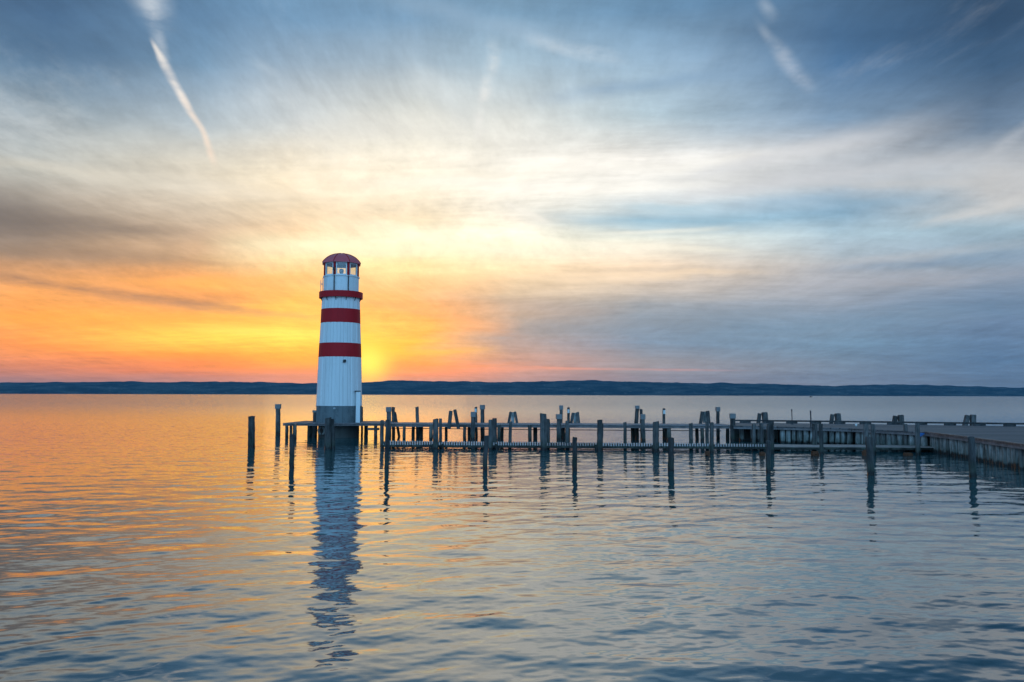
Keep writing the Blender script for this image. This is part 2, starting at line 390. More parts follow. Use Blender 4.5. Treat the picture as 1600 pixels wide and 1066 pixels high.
def paint(name, col, rough=0.45, dirt=0.25, spec=0.4):
    m, t, b = material(name)
    pos = t.new('ShaderNodeNewGeometry').outputs['Position']
    n1 = t.noise(t.scale_vec(pos, (3, 3, 0.6)), 1.0, 5, 0.6)
    n2 = t.noise(pos, 9.0, 4, 0.6)
    f = t.math('MULTIPLY', t.sstep(t.math('ADD', t.math('MULTIPLY', n1, 0.7), t.math('MULTIPLY', n2, 0.3)), 0.45, 0.7), dirt)
    c = t.mix(f, col, tuple(v * 0.45 for v in col))
    t.put(b.inputs['Base Color'], c); b.inputs['Roughness'].default_value = rough
    b.inputs['Specular IOR Level'].default_value = spec
    return m
def cladding():
    m, t, b = material('white_cladding')
    oc = t.new('ShaderNodeTexCoord').outputs['Object']
    sp = t.new('ShaderNodeSeparateXYZ'); t.put(sp.inputs[0], oc)
    an = t.math('ADD', t.math('MULTIPLY', t.math('ARCTAN2', sp.outputs[1], sp.outputs[0]), 18 / (2 * math.pi)), 40.5)
    fr = t.math('ABSOLUTE', t.math('SUBTRACT', t.math('FRACT', an), 0.5))
    sheet = t.math('FLOOR', an)
    wn = t.new('ShaderNodeTexWhiteNoise', noise_dimensions='1D'); t.put(wn.inputs['W'], sheet)
    tone = t.sstep(wn.outputs['Value'], 0, 1, 0.90, 1.04, 'LINEAR')
    c = t.mix(1.0, (0.76, 0.76, 0.76), t.comb(tone, tone, tone), 'MULTIPLY')
    run = t.noise(t.scale_vec(oc, (5, 5, 0.35)), 1.0, 6, 0.65)
    spot = t.noise(oc, 3.0, 5, 0.6)
    c = t.mix(t.sstep(run, 0.52, 0.78, 0.0, 0.55), c, (0.30, 0.29, 0.27))
    c = t.mix(t.sstep(spot, 0.60, 0.8, 0.0, 0.35), c, (0.40, 0.33, 0.26))
    c = t.mix(t.sstep(fr, 0.025, 0.05, 0.25, 0.0), c, (0.10, 0.10, 0.11))     # joints between the sheets
    t.put(b.inputs['Base Color'], c); b.inputs['Roughness'].default_value = 0.42
    return m
M_CLAD = cladding()
M_WHITE = paint('white_paint', (0.78, 0.78, 0.78), 0.5, 0.3)
M_RED = paint('red_paint', (0.46, 0.008, 0.014), 0.5, 0.3, 0.2)
M_DOME = paint('sky_paled_red_roof', (0.60, 0.10, 0.12), 0.35, 0.2, 0.6)  # dark red lightened so the colour carries the sky's reflection
M_DARKMETAL = paint('dark_metal', (0.03, 0.03, 0.035), 0.5)
M_STEEL = paint('galvanised_steel', (0.42, 0.43, 0.44), 0.4)
M_CAP = paint('cap_metal', (0.21, 0.20, 0.20), 0.55, 0.5)
M_CONC = paint('stained_concrete', (0.14, 0.165, 0.175), 0.85, 0.95)
M_CAISSON = paint('wet_shaded_concrete', (0.07, 0.07, 0.065), 0.8, 0.5)  # concrete darkened for the shade under the platform as well as damp
M_ROPE = paint('rusty_rope', (0.12, 0.048, 0.026), 0.9, 0.7, 0.2)
M_RUBBER = paint('grey_rubber', (0.16, 0.15, 0.14), 0.8, 0.4)
M_BLUE = paint('blue_plate', (0.05, 0.16, 0.42), 0.5)
M_LENS = paint('lens_white', (0.7, 0.7, 0.68), 0.25)
def glass():
    m, t, b = material('lantern_glass')
    b.inputs['Base Color'].default_value = (0.95, 0.97, 1, 1); b.inputs['Roughness'].default_value = 0.02
    tr = t.new('ShaderNodeBsdfTransparent'); tr.inputs[0].default_value = (0.93, 0.95, 0.96, 1)
    gl = t.new('ShaderNodeBsdfGlossy'); gl.inputs['Roughness'].default_value = 0.02
    mx = t.new('ShaderNodeMixShader'); mx.inputs[0].default_value = 0.07; t.l.new(tr.outputs[0], mx.inputs[1]); t.l.new(gl.outputs[0], mx.inputs[2])
    t.l.new(mx.outputs[0], t.n['Material Output'].inputs[0])
    return m
M_GLASS = glass()

# ------------------------------------------------------------------ water
def build_water():
    rng = np.random.default_rng(5)
    # rings: fine where the water is near, wider with distance; columns: fine over the open lake ahead
    offs = np.concatenate([np.linspace(1200, 480, 60, endpoint=False), np.linspace(480, 14, 640, endpoint=False), np.geomspace(14, 0.30, 26)])
    r = CAM_H * F / offs
    fan = np.linspace(-38, 38, 1250)
    az = np.radians(np.concatenate([np.linspace(-180, -38, 36, endpoint=False), fan, np.linspace(38, 180, 36)[1:]]))
    RR, AA = np.meshgrid(r, az, indexing='ij')
    X = RR * np.sin(AA); Y = RR * np.cos(AA)
    dr = np.gradient(r)[:, None] * np.ones_like(AA)
    dr = np.maximum(dr, RR * np.radians(76 / 1250))
    Z = np.zeros_like(X)
    NW = 110
    for i in range(NW):
        lam = float(np.exp(rng.uniform(np.log(0.16), np.log(2.8))))
        th = rng.normal(0.0, 0.50) + (math.pi if rng.random() < 0.35 else 0.0) + R(-14)
        kx, ky = math.sin(th) * 2 * math.pi / lam, math.cos(th) * 2 * math.pi / lam
        slope = WAVE * (0.0043 if lam > 0.8 else 0.0044)
        A = slope * lam / (2 * math.pi)
        fade = np.clip((lam / (dr * 2.2)) - 0.6, 0, 1)
        ph = rng.uniform(0, 6.28)
        Z += A * fade * np.sin(kx * X + ky * Y + ph + 0.7 * np.sin(X * 0.21 * rng.normal() + Y * 0.13 * rng.normal() + ph))
    # gusts: patches where the ripple is livelier
    patch = 1.0 + 0.22 * np.sin(X * 0.17 + 1.3 * np.sin(Y * 0.11 + 1)) * np.sin(Y * 0.23 + 0.9 * np.sin(X * 0.13))
    Z *= patch
    nr, na = X.shape
    co = np.empty((nr * na + 1, 3), np.float32)
    co[:-1, 0] = X.ravel(); co[:-1, 1] = Y.ravel(); co[:-1, 2] = Z.ravel(); co[-1] = (0, 0, 0)
    i, j = np.meshgrid(np.arange(nr - 1), np.arange(na - 1), indexing='ij')
    a = (i * na + j).ravel(); b = a + 1; c_ = a + na + 1; d = a + na
    quads = np.stack([a, b, c_, d], 1)[:, ::-1].astype(np.int32)
    tri = np.stack([np.full(na - 1, nr * na), np.arange(na - 1) + 1, np.arange(na - 1)], 1).astype(np.int32)[:, ::-1]
    tri = tri[:, ::-1]
    me = bpy.data.meshes.new('water')
    nq, nt = len(quads), len(tri)
    me.vertices.add(len(co)); me.vertices.foreach_set('co', co.ravel())
    me.loops.add(nq * 4 + nt * 3)
    me.loops.foreach_set('vertex_index', np.concatenate([quads.ravel(), tri.ravel()]))
    me.polygons.add(nq + nt)
    st = np.concatenate([np.arange(nq) * 4, nq * 4 + np.arange(nt) * 3]).astype(np.int32)
    me.polygons.foreach_set('loop_start', st)
    me.polygons.foreach_set('use_smooth', np.ones(nq + nt, bool))
    me.update(calc_edges=True); me.validate()
    if sum(p.normal.z for p in me.polygons[:10]) < 0: me.flip_normals()
    m, t, bs = material('lake_water')
    pos = t.new('ShaderNodeNewGeometry').outputs['Position']
    # ripples too small for the mesh tilt the surface directly; the open lake beyond the piers is choppier than the sheltered water
    n1 = t.noise(t.scale_vec(pos, (2.2, 6.0, 1), rot=(0, 0, R(8))), 1.0, 3, 0.6, 0.4, color=True)
    n2 = t.noise(t.scale_vec(pos, (7.0, 16.0, 1), rot=(0, 0, R(-12))), 1.0, 2, 0.5, 0.2, color=True)
    sp = t.new('ShaderNodeSeparateXYZ'); t.put(sp.inputs[0], pos)
    amp = t.math('ADD', t.sstep(sp.outputs[1], 14.0, 45.0, RIP * 0.35, RIP), t.sstep(sp.outputs[1], 60.0, 260.0, 0.0, OPEN))
    def tilt(n, kx, ky):
        q = t.new('ShaderNodeVectorMath', operation='MULTIPLY_ADD'); t.put(q.inputs[0], n); q.inputs[1].default_value = (kx, ky, 0); q.inputs[2].default_value = (-kx / 2, -ky / 2, 0)
        return q.outputs[0]
    ad = t.new('ShaderNodeVectorMath', operation='ADD'); t.put(ad.inputs[0], tilt(n1, 0.45, 0.9)); t.put(ad.inputs[1], tilt(n2, 0.3, 0.6))
    sc = t.new('ShaderNodeVectorMath', operation='SCALE'); t.put(sc.inputs[0], ad.outputs[0]); t.put(sc.inputs['Scale'], amp)
    nn = t.new('ShaderNodeVectorMath', operation='ADD'); t.put(nn.inputs[0], t.new('ShaderNodeNewGeometry').outputs['Normal']); t.put(nn.inputs[1], sc.outputs[0])
    # fixed tilt added to lake normals toward the camera, to reflect higher, brighter sky
    lean = t.new('ShaderNodeVectorMath', operation='ADD'); t.put(lean.inputs[0], nn.outputs[0])
    t.put(lean.inputs[1], t.comb(0.0, t.sstep(sp.outputs[1], 30.0, 150.0, 0.0, -LEAN), 0.0))
    nz = t.new('ShaderNodeVectorMath', operation='NORMALIZE'); t.put(nz.inputs[0], lean.outputs[0])
    t.put(bs.inputs['Normal'], nz.outputs[0])
    bs.inputs['Base Color'].default_value = (0.005, 0.072, 0.084, 1)
    bs.inputs['Roughness'].default_value = 0.05
    bs.inputs['IOR'].default_value = WATER_IOR
    me.materials.append(m)
    o = bpy.data.objects.new('water', me); COL.objects.link(o)
    tag(o, 'calm rippled lake water reflecting the sunset sky', 'lake', kind='structure')
WAVE = 1.0
RIP = 0.24
OPEN = 0.55
LEAN = 0.050
WATER_IOR = 2.6
build_water()

# ------------------------------------------------------------------ far hills and air
def build_hills():
    ridge = [(-700,604),(-400,601),(-200,602),(0,600),(60,598),(170,596.5),(270,598),(340,596.5),(430,598),(490,600),(565,598),(625,594.5),(700,597),(800,597),(890,595),(1000,597),(1100,599),(1200,600.5),(1300,603.5),(1370,601.5),(1440,602),(1500,603.5),(1600,607.5),(1800,608),(2100,606),(2400,610)]
    bm = bmesh.new()
    Y0 = 7000.0
    xs = np.linspace(-700, 2400, 500)
    py = np.interp(xs, [p[0] for p in ridge], [p[1] for p in ridge])
    rows = 9
    grid = []
    for k in range(rows + 3):
        f = min(k / rows, 1.0); row = []
        for i, (px, yy) in enumerate(zip(xs, py)):
            top = at_depth(px, yy, Y0 + 1500)
            Y = Y0 + 1500 * f
            hz = top.z * (math.sin(f * math.pi / 2) ** 1.3) if k <= rows else top.z * (1 - 0.3 * (k - rows))
            if k > rows: Y = Y0 + 1500 + 900 * (k - rows)
            bumpz = 0.0
            if 0 < k < rows:
                bumpz = 9 * math.sin(px * 0.045 + k * 1.7) * math.sin(px * 0.017 + k) + 4 * math.sin(px * 0.16 + k * 2.9)
            elif k == rows: bumpz = 1.6 * math.sin(px * 0.21) + 1.4 * math.sin(px * 0.47 + 1) + 2.2 * math.sin(px * 0.9 + 2) * math.sin(px * 0.13) + random.uniform(-2.2, 2.2)
            x = top.x
            row.append(bm.verts.new((x, Y, max(-2.0, hz + bumpz) if k else -2.0)))
        grid.append(row)
    for A, B in zip(grid, grid[1:]):
        for j in range(len(A) - 1): bm.faces.new((A[j], A[j + 1], B[j + 1], B[j]))
    m, t, b = material('wooded_hillside')
    pos = t.new('ShaderNodeNewGeometry').outputs['Position']
    n = t.noise(t.scale_vec(pos, (0.004, 0.004, 0.03)), 1.0, 7, 0.65)
    n2 = t.noise(t.scale_vec(pos, (0.02, 0.02, 0.08)), 1.0, 3, 0.6)
    c = t.mix(t.sstep(n, 0.4, 0.62), (0.030, 0.050, 0.060), (0.075, 0.100, 0.105))
    c = t.mix(t.sstep(n2, 0.60, 0.70, 0.0, 0.7), c, (0.20, 0.21, 0.19))
    n3 = t.noise(t.scale_vec(pos, (0.05, 0.05, 0.12)), 1.0, 1, 0.5)
    c = t.mix(t.math('MULTIPLY', t.sstep(n3, 0.70, 0.76), t.sstep(n, 0.5, 0.6)), c, (0.55, 0.52, 0.48))
    t.put(b.inputs['Base Color'], c); b.inputs['Roughness'].default_value = 1.0; b.inputs['Specular IOR Level'].default_value = 0.0
    o = obj('hills', bm, m, smooth=True)
    tag(o, 'low wooded hills along the far shore, blue with distance', 'hills', kind='structure')
build_hills()
HAZE = 3e-5
def build_haze():
    bm = bmesh.new()
    add_box(bm, (0, 3750, 128), (26000, 14500, 264))
    m = bpy.data.materials.new('haze_air'); m.use_nodes = True
    t = NT(m.node_tree); t.n.clear()
    v = t.new('ShaderNodeVolumePrincipled'); v.inputs['Color'].default_value = (0.14, 0.48, 0.80, 1)
    v.inputs['Density'].default_value = HAZE; v.inputs['Anisotropy'].default_value = 0.0
    out = t.new('ShaderNodeOutputMaterial'); t.l.new(v.outputs[0], out.inputs['Volume'])
    o = obj('haze', bm, m)
    tag(o, 'thin evening haze over the lake', 'haze', kind='stuff')
if HAZE: build_haze()

# ------------------------------------------------------------------ lighthouse
LH = at_depth(529.5, 662, 56.6); LX, LY = LH.x, LH.y
DECK = 1.05
def build_lighthouse():
    root = empty('lighthouse', (LX, LY, 0.0))
    # turn so that one lantern window looks at the camera
    root.rotation_euler.z = math.atan2(-LY, -LX)
    tag(root, 'round white lighthouse with red bands and a pale red dome', 'lighthouse')
    Z = lambda py: at_depth(531, py, LY).z
    W = lambda wpx: wpx * LY / F / 2.0
    zb, zc, z1, z2, z3, z4 = 0.80, Z(634), Z(558.6), Z(537.2), Z(505.8), Z(484.4)
    zg0, zg1, zs, zw, zd = Z(467), Z(457.6), Z(434.6), Z(411.5), Z(396.6)
    def rad(z): # tapering wall
        a = [(zb, W(69.6)), (zc, W(69.4)), (z1, W(65.0)), (z2, W(63.2)), (z3, W(60.4)), (z4, W(58.9)), (zg0 + 0.2, W(57.4))]
        return float(np.interp(z, [q[0] for q in a], [q[1] for q in a]))
    seams = 18
    n = seams * 8
    def gr(j): return -0.035 if j % 8 == 4 else 0.0
    def wall(name, za, zt, mat, groove=True, extra=0.0, steps=6):
        bm = bmesh.new()
        prof = [(rad(za + (zt - za) * k / steps) + extra, za + (zt - za) * k / steps) for k in range(steps + 1)]
        prof = [(prof[0][0] - 0.15, za)] + prof + [(prof[-1][0] - 0.15, zt)]
        add_lathe(bm, prof, n, gr if groove else None)
        return obj(name, bm, mat, root, smooth=True, angle=25)
    tag(wall('base', zb, zc, M_CONC, extra=0.0), 'stained grey concrete base ring')
    wall('wall', zc, z1, M_CLAD, extra=0.015)
    wall('red_band', z1, z2, M_RED, groove=False, extra=0.022)
    wall('wall', z2, z3, M_CLAD, extra=0.015)
    wall('red_band', z3, z4, M_RED, groove=False, extra=0.022)
    wall('wall', z4, zg0 + 0.12, M_CLAD, extra=0.015)
    # gallery: red fascia ring on a floor
    rg = W(67.4); rl = W(54.2)
    bm = bmesh.new()
    add_lathe(bm, [(rad(zg0) - 0.1, zg0 + 0.10), (rg - 0.05, zg0 + 0.10), (rg - 0.05, zg0), (rg, zg0), (rg, zg1), (rg - 0.05, zg1), (rg - 0.05, zg1 - 0.16), (rl - 0.1, zg1 - 0.16)], 64)
    obj('gallery_ring', bm, M_RED, root, smooth=True, angle=30)
    for k in range(12):
        an = 2 * math.pi * (k + 0.5) / 12
        b2 = bmesh.new()
        add_tube(b2, [(math.cos(an) * (rad(zg0) - 0.02), math.sin(an) * (rad(zg0) - 0.02), zg0 - 0.28), (math.cos(an) * (rg - 0.08), math.sin(an) * (rg - 0.08), zg0 + 0.02)], 0.025, 6)
        obj('bracket', b2, M_DARKMETAL, root)
    # lantern room
    oct_n = 8
    def octa(r, k): # corner k; flats face the camera
        an = 2 * math.pi * (k + 0.5) / oct_n
        return Vector((r * math.cos(an), r * math.sin(an), 0))
    rc = rl / math.cos(math.pi / 8) * 0.965
    bm = bmesh.new()
    add_lathe(bm, [(rl - 0.1, zg1 - 0.17), (rl, zg1 - 0.17), (rl, zs), (rl - 0.18, zs)], 8 * 16, lambda j: -0.02 if j % 8 == 0 else 0.0)
    obj('parapet', bm, M_WHITE, root, smooth=True, angle=25)
    bm = bmesh.new()
    add_lathe(bm, [(rl - 0.15, zs), (rl + 0.05, zs), (rl + 0.05, zs + 0.07), (rl - 0.15, zs + 0.07)], 64)
    obj('sill', bm, M_WHITE, root, smooth=True, angle=30)
    zs2 = zs + 0.07
    bm = bmesh.new()
    add_lathe(bm, [(0.001, zs2 - 0.02), (rl - 0.12, zs2 - 0.02)], 32); obj('lantern_floor', bm, M_DARKMETAL, root)
    rw = W(50.5) / math.cos(math.pi / 8)
    for k in range(8):
        p = octa(rw, k)
        b2 = bmesh.new()
        add_box(b2, (p.x, p.y, (zs2 + zw) / 2), (0.12, 0.12, zw - zs2), Matrix.Rotation(2 * math.pi * (k + 0.5) / 8, 4, 'Z'))
        obj('mullion', b2, M_RED, root)
        q = octa(rw, k + 1); mid = (p + q) / 2; d = (q - p).normalized(); L = (q - p).length - 0.2
        an = 2 * math.pi * (k + 1) / 8; rot = Matrix.Rotation(an, 4, 'Z')
        fr = bmesh.new(); th = 0.075
        hh = zw - zs2 - 0.02; zc_ = (zs2 + zw) / 2
        nrm = Vector((math.cos(an), math.sin(an), 0))
        for s in (-1, 1):
            c = mid + d * s * (L / 2 - th / 2)
            add_box(fr, (c.x, c.y, zc_), (0.07, th, hh), rot)
        for zz, hgt in ((zs2 + 0.045, 0.07), (zw - 0.09, 0.15)):
            add_box(fr, (mid.x, mid.y, zz), (0.07, L - 2 * th, hgt), rot)
        f = obj('window', fr, M_WHITE, root)
        gl = bmesh.new()
        add_box(gl, (mid.x, mid.y, zc_ - 0.02), (0.012, L - 2 * th, hh - 0.18), rot)
        obj('pane', gl, M_GLASS, f)
    # red eaves ring and eight-sided dome with ribs
    rd = W(60.5)
    prof = [(rd - 0.16, zw - 0.03), (rd, zw - 0.10), (rd + 0.0, zw - 0.07)]
    H = zd - (zw - 0.07)
    for k in range(1, 9):
        hq = math.sin(k / 8 * math.pi / 2)
        prof.append((rd * (0.4 * math.sqrt(max(0, 1 - hq * hq)) + 0.6 * math.sqrt(max(0, 1 - hq))) if k < 8 else 0.03, zw - 0.07 + H * hq))
    bm = bmesh.new()
    rings = []
    for r_, z_ in prof:
        rings.append([bm.verts.new((octa(r_ / math.cos(math.pi / 8) * 0.97, k).x, octa(r_ / math.cos(math.pi / 8) * 0.97, k).y, z_)) for k in range(8)])
    for A, B in zip(rings, rings[1:]):
        for j in range(8): bm.faces.new((A[j], A[(j + 1) % 8], B[(j + 1) % 8], B[j]))
    bm.faces.new(rings[-1])
    dome = obj('dome', bm, M_DOME, root)
    for k in range(8):
        b2 = bmesh.new()
        pts = []
        for r_, z_ in prof[2:]:
            p = octa(r_ / math.cos(math.pi / 8) * 0.97 + 0.004, k); pts.append((p.x, p.y, z_ + 0.012))
        add_tube(b2, pts, 0.022, 6); obj('rib', b2, M_RED, dome)
    bm = bmesh.new()
    add_lathe(bm, [(0.001, zw - 0.02), (rd - 0.14, zw - 0.02)], 32); obj('lantern_ceiling', bm, M_WHITE, root)
    # lamp
    lm = bmesh.new(); add_lathe(lm, [(0.001, zs2), (0.30, zs2), (0.30, zs2 + 0.12), (0.12, zs2 + 0.26), (0.001, zs2 + 0.26)], 20)
    lamp = obj('lamp', lm, M_DARKMETAL, root, smooth=True, angle=30)
    l2 = bmesh.new(); add_lathe(l2, [(0.001, zs2 + 0.26), (0.12, zs2 + 0.27), (0.16, zs2 + 0.36), (0.16, zs2 + 0.50), (0.11, zs2 + 0.58), (0.001, zs2 + 0.60)], 20)
    obj('lens', l2, M_LENS, lamp, smooth=True, angle=50)
    # dark pipes down the lantern, lightning rod clamp, ladder rail on the gallery
    for k in (7, 0):
        p = octa(rl + 0.06, k) * 0.995
        b2 = bmesh.new(); add_tube(b2, [(p.x, p.y, zg1 - 0.15), (p.x, p.y, zs + 0.03)], 0.035, 8)
        obj('pipe', b2, M_DARKMETAL, root)
    p = octa(rw + 0.12, 7)
    b2 = bmesh.new(); add_tube(b2, [(p.x, p.y, zs2), (p.x, p.y, zs2 + 0.55)], 0.025, 8)
    add_box(b2, (p.x + 0.03, p.y, zs2 + 0.40), (0.10, 0.14, 0.22), None, 0.02)
    obj('floodlight', b2, M_DARKMETAL, root)
    # railing stub at the gallery's left: local +x faces the camera, local +y is to the right
    b2 = bmesh.new()
    ra = R(-88); dd = R(12)
    ends = []
    for a in (ra - dd, ra + dd):
        c0 = (math.cos(a) * (rg - 0.08), math.sin(a) * (rg - 0.08)); ends.append(c0)
        add_tube(b2, [(c0[0], c0[1], zg1 - 0.15), (c0[0], c0[1], zg1 + 0.85)], 0.022, 8)
        c1 = (math.cos(a) * (rl + 0.08), math.sin(a) * (rl + 0.08))
        add_tube(b2, [(c0[0], c0[1], zg1 + 0.55), (c1[0], c1[1], zg1 + 0.60)], 0.018, 6)
        add_tube(b2, [(c1[0], c1[1], zg1 - 0.15), (c1[0], c1[1], zg1 + 1.0)], 0.022, 8)
    for q in (0.2, 0.5, 0.82):
        add_tube(b2, [(*ends[0], zg1 + q), (*ends[1], zg1 + q)], 0.018, 6)
    obj('railing', b2, M_STEEL, root)
    # small lamp on the lower wall
    def on_wall(px, py):
        z_ = Z(py); q = at_depth(px, py, LY - rad(z_) * 0.97)
        return root.matrix_basis.inverted() @ Vector((q.x, q.y, z_)) , z_
    lp, _ = on_wall(538.5, 565.5)
    b2 = bmesh.new(); add_box(b2, (lp.x, lp.y, lp.z), (0.16, 0.2, 0.2), None, 0.03)
    obj('wall_lamp', b2, M_DARKMETAL, root)
    lp, _ = on_wall(522.5, 637.5)
    b2 = bmesh.new(); add_box(b2, (lp.x, lp.y, lp.z), (0.12, 0.16, 0.12), None, 0.03)
    obj('wall_lamp', b2, M_STEEL, root)
    # white boxed duct with a dark bracket on the right of the base
    for nm, x0, x1, y0, y1, mat, dpt in (('duct', 556.4, 562.2, 612.5, 659.5, M_WHITE, 0.26), ('duct_bracket', 554.6, 563.6, 610.6, 612.2, M_DARKMETAL, 0.34)):
        a = at_depth(x0, y0, LY - 0.95); b_ = at_depth(x1, y1, LY - 0.95)
        if nm == 'duct': b_.z = DECK - 0.02
        c = Vector(((a.x + b_.x) / 2, LY - 0.95 , (a.z + b_.z) / 2))
        b2 = bmesh.new(); add_box(b2, (0, 0, 0), (dpt, abs(b_.x - a.x), abs(a.z - b_.z)), None, 0.01)
        inv = Matrix.Translation((LX, LY, 0)) @ Matrix.Rotation(root.rotation_euler.z, 4, 'Z')
        o = obj(nm, b2, mat, root); o.location = inv.inverted() @ c
    # underwater foundation
    b2 = bmesh.new(); add_lathe(b2, [(1.42, -1.0), (1.42, 0.79), (0.001, 0.79)], 40)
    obj('foundation', b2, M_CAISSON, root, smooth=True, angle=30)
build_lighthouse()

# ------------------------------------------------------------------ posts
def post_bm(base, top, r0, r1, n=14, slant=0.06, depth=0.9):
    """tapered, slightly crooked round timber from below the water to its sawn top (local to base)"""
    bm = bmesh.new()
    v = top - base
    k = max(4, int(v.length / 0.22))
    pts = []; rr = []
    dn = v / v.z * -depth if v.z > 0.2 else Vector((0, 0, -depth))
    for i in range(k + 2):
        f = (i - 1) / k
        p = (v * f if i else dn)
        j = 0.010
        pts.append(Vector((p.x + random.uniform(-j, j), p.y + random.uniform(-j, j), p.z)))
        rr.append((r0 + (r1 - r0) * max(f, 0)) * random.uniform(0.97, 1.03))
    rings = []
    ph = [random.uniform(0.93, 1.06) for _ in range(n)]
    sx, sy = random.uniform(-slant, slant), random.uniform(-slant, slant)
    for i, (p, q) in enumerate(zip(pts, rr)):
        ring = []
        for j in range(n):
            an = 2 * math.pi * j / n
            e = q * ph[j] * random.uniform(0.985, 1.015)
            dz = 0.0
            if i == len(pts) - 1: dz = (sx * math.cos(an) + sy * math.sin(an)) * q * 4 + random.uniform(-0.012, 0.012)
            ring.append(bm.verts.new((p.x + math.cos(an) * e, p.y + math.sin(an) * e, p.z + dz)))
        rings.append(ring)
    for A, B in zip(rings, rings[1:]):
        for j in range(n): bm.faces.new((A[j], A[(j + 1) % n], B[(j + 1) % n], B[j]))
    top_c = bm.verts.new(sum((w.co for w in rings[-1]), Vector()) / n + Vector((0, 0, 0.004)))
    for j in range(n): bm.faces.new((rings[-1][j], rings[-1][(j + 1) % n], top_c))
    bm.faces.new(rings[0][::-1])
    return bm
def post(bx, wy, tx, ty, w, label, group=None, mat=None, cap=0.0, hollow=False, cat='post', name='wooden_post', capw=1.16):
    """bx, wy: where it leaves the water; tx, ty: its top; w: width, all read off the photograph"""
    base = at(bx, wy, 0.0); top = at_depth(tx, ty, base.y)
    r = w * base.y / F / 2
    if cap: r /= 1.06
    o = obj(name, post_bm(base, top, r * 1.04, r * 0.97), mat or M_POST, loc=base, smooth=True, angle=35)
    tag(o, label, cat, group)
    v = top - base
    if cap:
        z1 = v.z + 0.02; zl = cap * base.y / F
        b2 = bmesh.new()
        a = math.radians(random.uniform(-8, 8))
        s = 2 * r * 1.05 * capw / 1.06
        add_box(b2, (0, 0, 0), (s, s, zl), Matrix.Rotation(a, 4, 'Z'), 0.015)
        c = obj('cap', b2, M_CAP, o)
        c.location = (v.x - v.x / v.z * zl * 0.5, 0, z1 - zl / 2 + 0.01)
        c['label'] = 'pale boxed sleeve over the post top'
    if hollow:
        b2 = bmesh.new()
        add_box(b2, (0, 0, 0), (r * 1.5, 0.02, 0.26), None, 0.0)
        c = obj('reflector', b2, M_LENS, o); c.location = (v.x, -r * 1.06, v.z - 0.25)
        c['label'] = 'pale plate on the post head'
    return o

G_NEAR = 'row of mooring posts standing in open water in front'
G_FRONT = 'posts along the near edge of the low catwalk'
G_BACK = 'posts along the far edge of the low catwalk'
G_DECK = 'sleeved posts along the near side of the raised walkway'
G_FAR = 'posts rising behind the raised walkway'
# the open water posts
post(393, 700.5, 393.3, 651, 10.3, 'thick dark mooring post alone in the water, leftmost of all posts', G_NEAR)
post(434.4, 680, 434.5, 632.3, 7.6, 'tall sleeved post just left of the lighthouse platform', cap=7.3)
post(455.6, 732, 457, 679.5, 7.4, 'slim leaning mooring post in front of the left corner of the lighthouse platform', G_NEAR, M_POSTD)
post(491.5, 683, 493.4, 642, 8.6, 'sleeved leaning post against the left side of the lighthouse base', cap=3.2, capw=1.08)
post(512.3, 702, 513.2, 653, 10.4, 'thick weathered mooring post in the water right in front of the lighthouse')
post(520.8, 702, 519.3, 655, 5.6, 'thin post leaning against the thick post in front of the lighthouse')
post(604, 732.5, 605.6, 656, 6.8, 'tallest leaning mooring post of the near row, at the catwalk\'s left end', G_NEAR, M_POSTD)
post(757.9, 735.5, 760, 681, 6.9, 'leaning mooring post of the near row, fourth from left in open water', G_NEAR, M_POSTD)
post(897.8, 736, 898, 683.3, 7.8, 'upright mooring post of the near row, fifth from left in open water', G_NEAR, M_POSTD)
post(1048.4, 736.5, 1048.9, 684, 9.0, 'mooring post of the near row just before the catwalk\'s first rope bundle', G_NEAR, M_POSTD)
post(1200.7, 740, 1200.2, 689, 7.0, 'shortest near row mooring post, overlapping a thick catwalk post', G_NEAR, M_POSTD)
post(1360.5, 743, 1357.4, 683, 10.2, 'mooring post leaning left, second from right in the near row', G_NEAR, M_POST)
post(1520.3, 746, 1517.5, 683.3, 9.8, 'mooring post by the stairs, rightmost of the near row', G_NEAR, M_POSTD)
# posts on the near edge of the catwalk
post(596.7, 701.5, 596.8, 657, 5.8, 'slim post at the very left end of the low catwalk', G_FRONT)
post(681, 703, 680.8, 655, 8.6, 'greenish thick post on the catwalk\'s near edge, first thick one from left', G_FRONT)
post(766.5, 703.2, 766.3, 656, 6.8, 'catwalk post rising directly behind a near row post, half of a close pair', G_FRONT)
post(849.5, 704.5, 848.6, 646.4, 10.0, 'tallest and thickest post of the catwalk\'s near edge', G_FRONT)
post(936.6, 705.5, 937.3, 656.5, 8.2, 'round topped catwalk post with a narrow bracket board at its foot', G_FRONT)
post(1025, 706.8, 1025, 659, 9.8, 'thick catwalk post whose right side is nearly touched by a near row mooring post', G_FRONT)
post(1112.2, 709, 1111.9, 660.5, 6.2, 'catwalk post immediately right of the leftmost brown rope bundle', G_FRONT)
post(1204, 709.5, 1203.2, 662, 10.8, 'broad catwalk post with a slanting grain behind the shortest mooring post', G_FRONT)
post(1284.2, 710, 1282.2, 662.7, 6.2, 'leaning catwalk post right of the third brown rope bundle', G_FRONT)
post(1365.3, 711.7, 1363.8, 663, 6.6, 'catwalk post half hidden by a left leaning mooring post', G_FRONT)
post(1434.8, 712.3, 1433.2, 662.7, 6.9, 'last catwalk post before the stairs, beside the blue plate', G_FRONT)
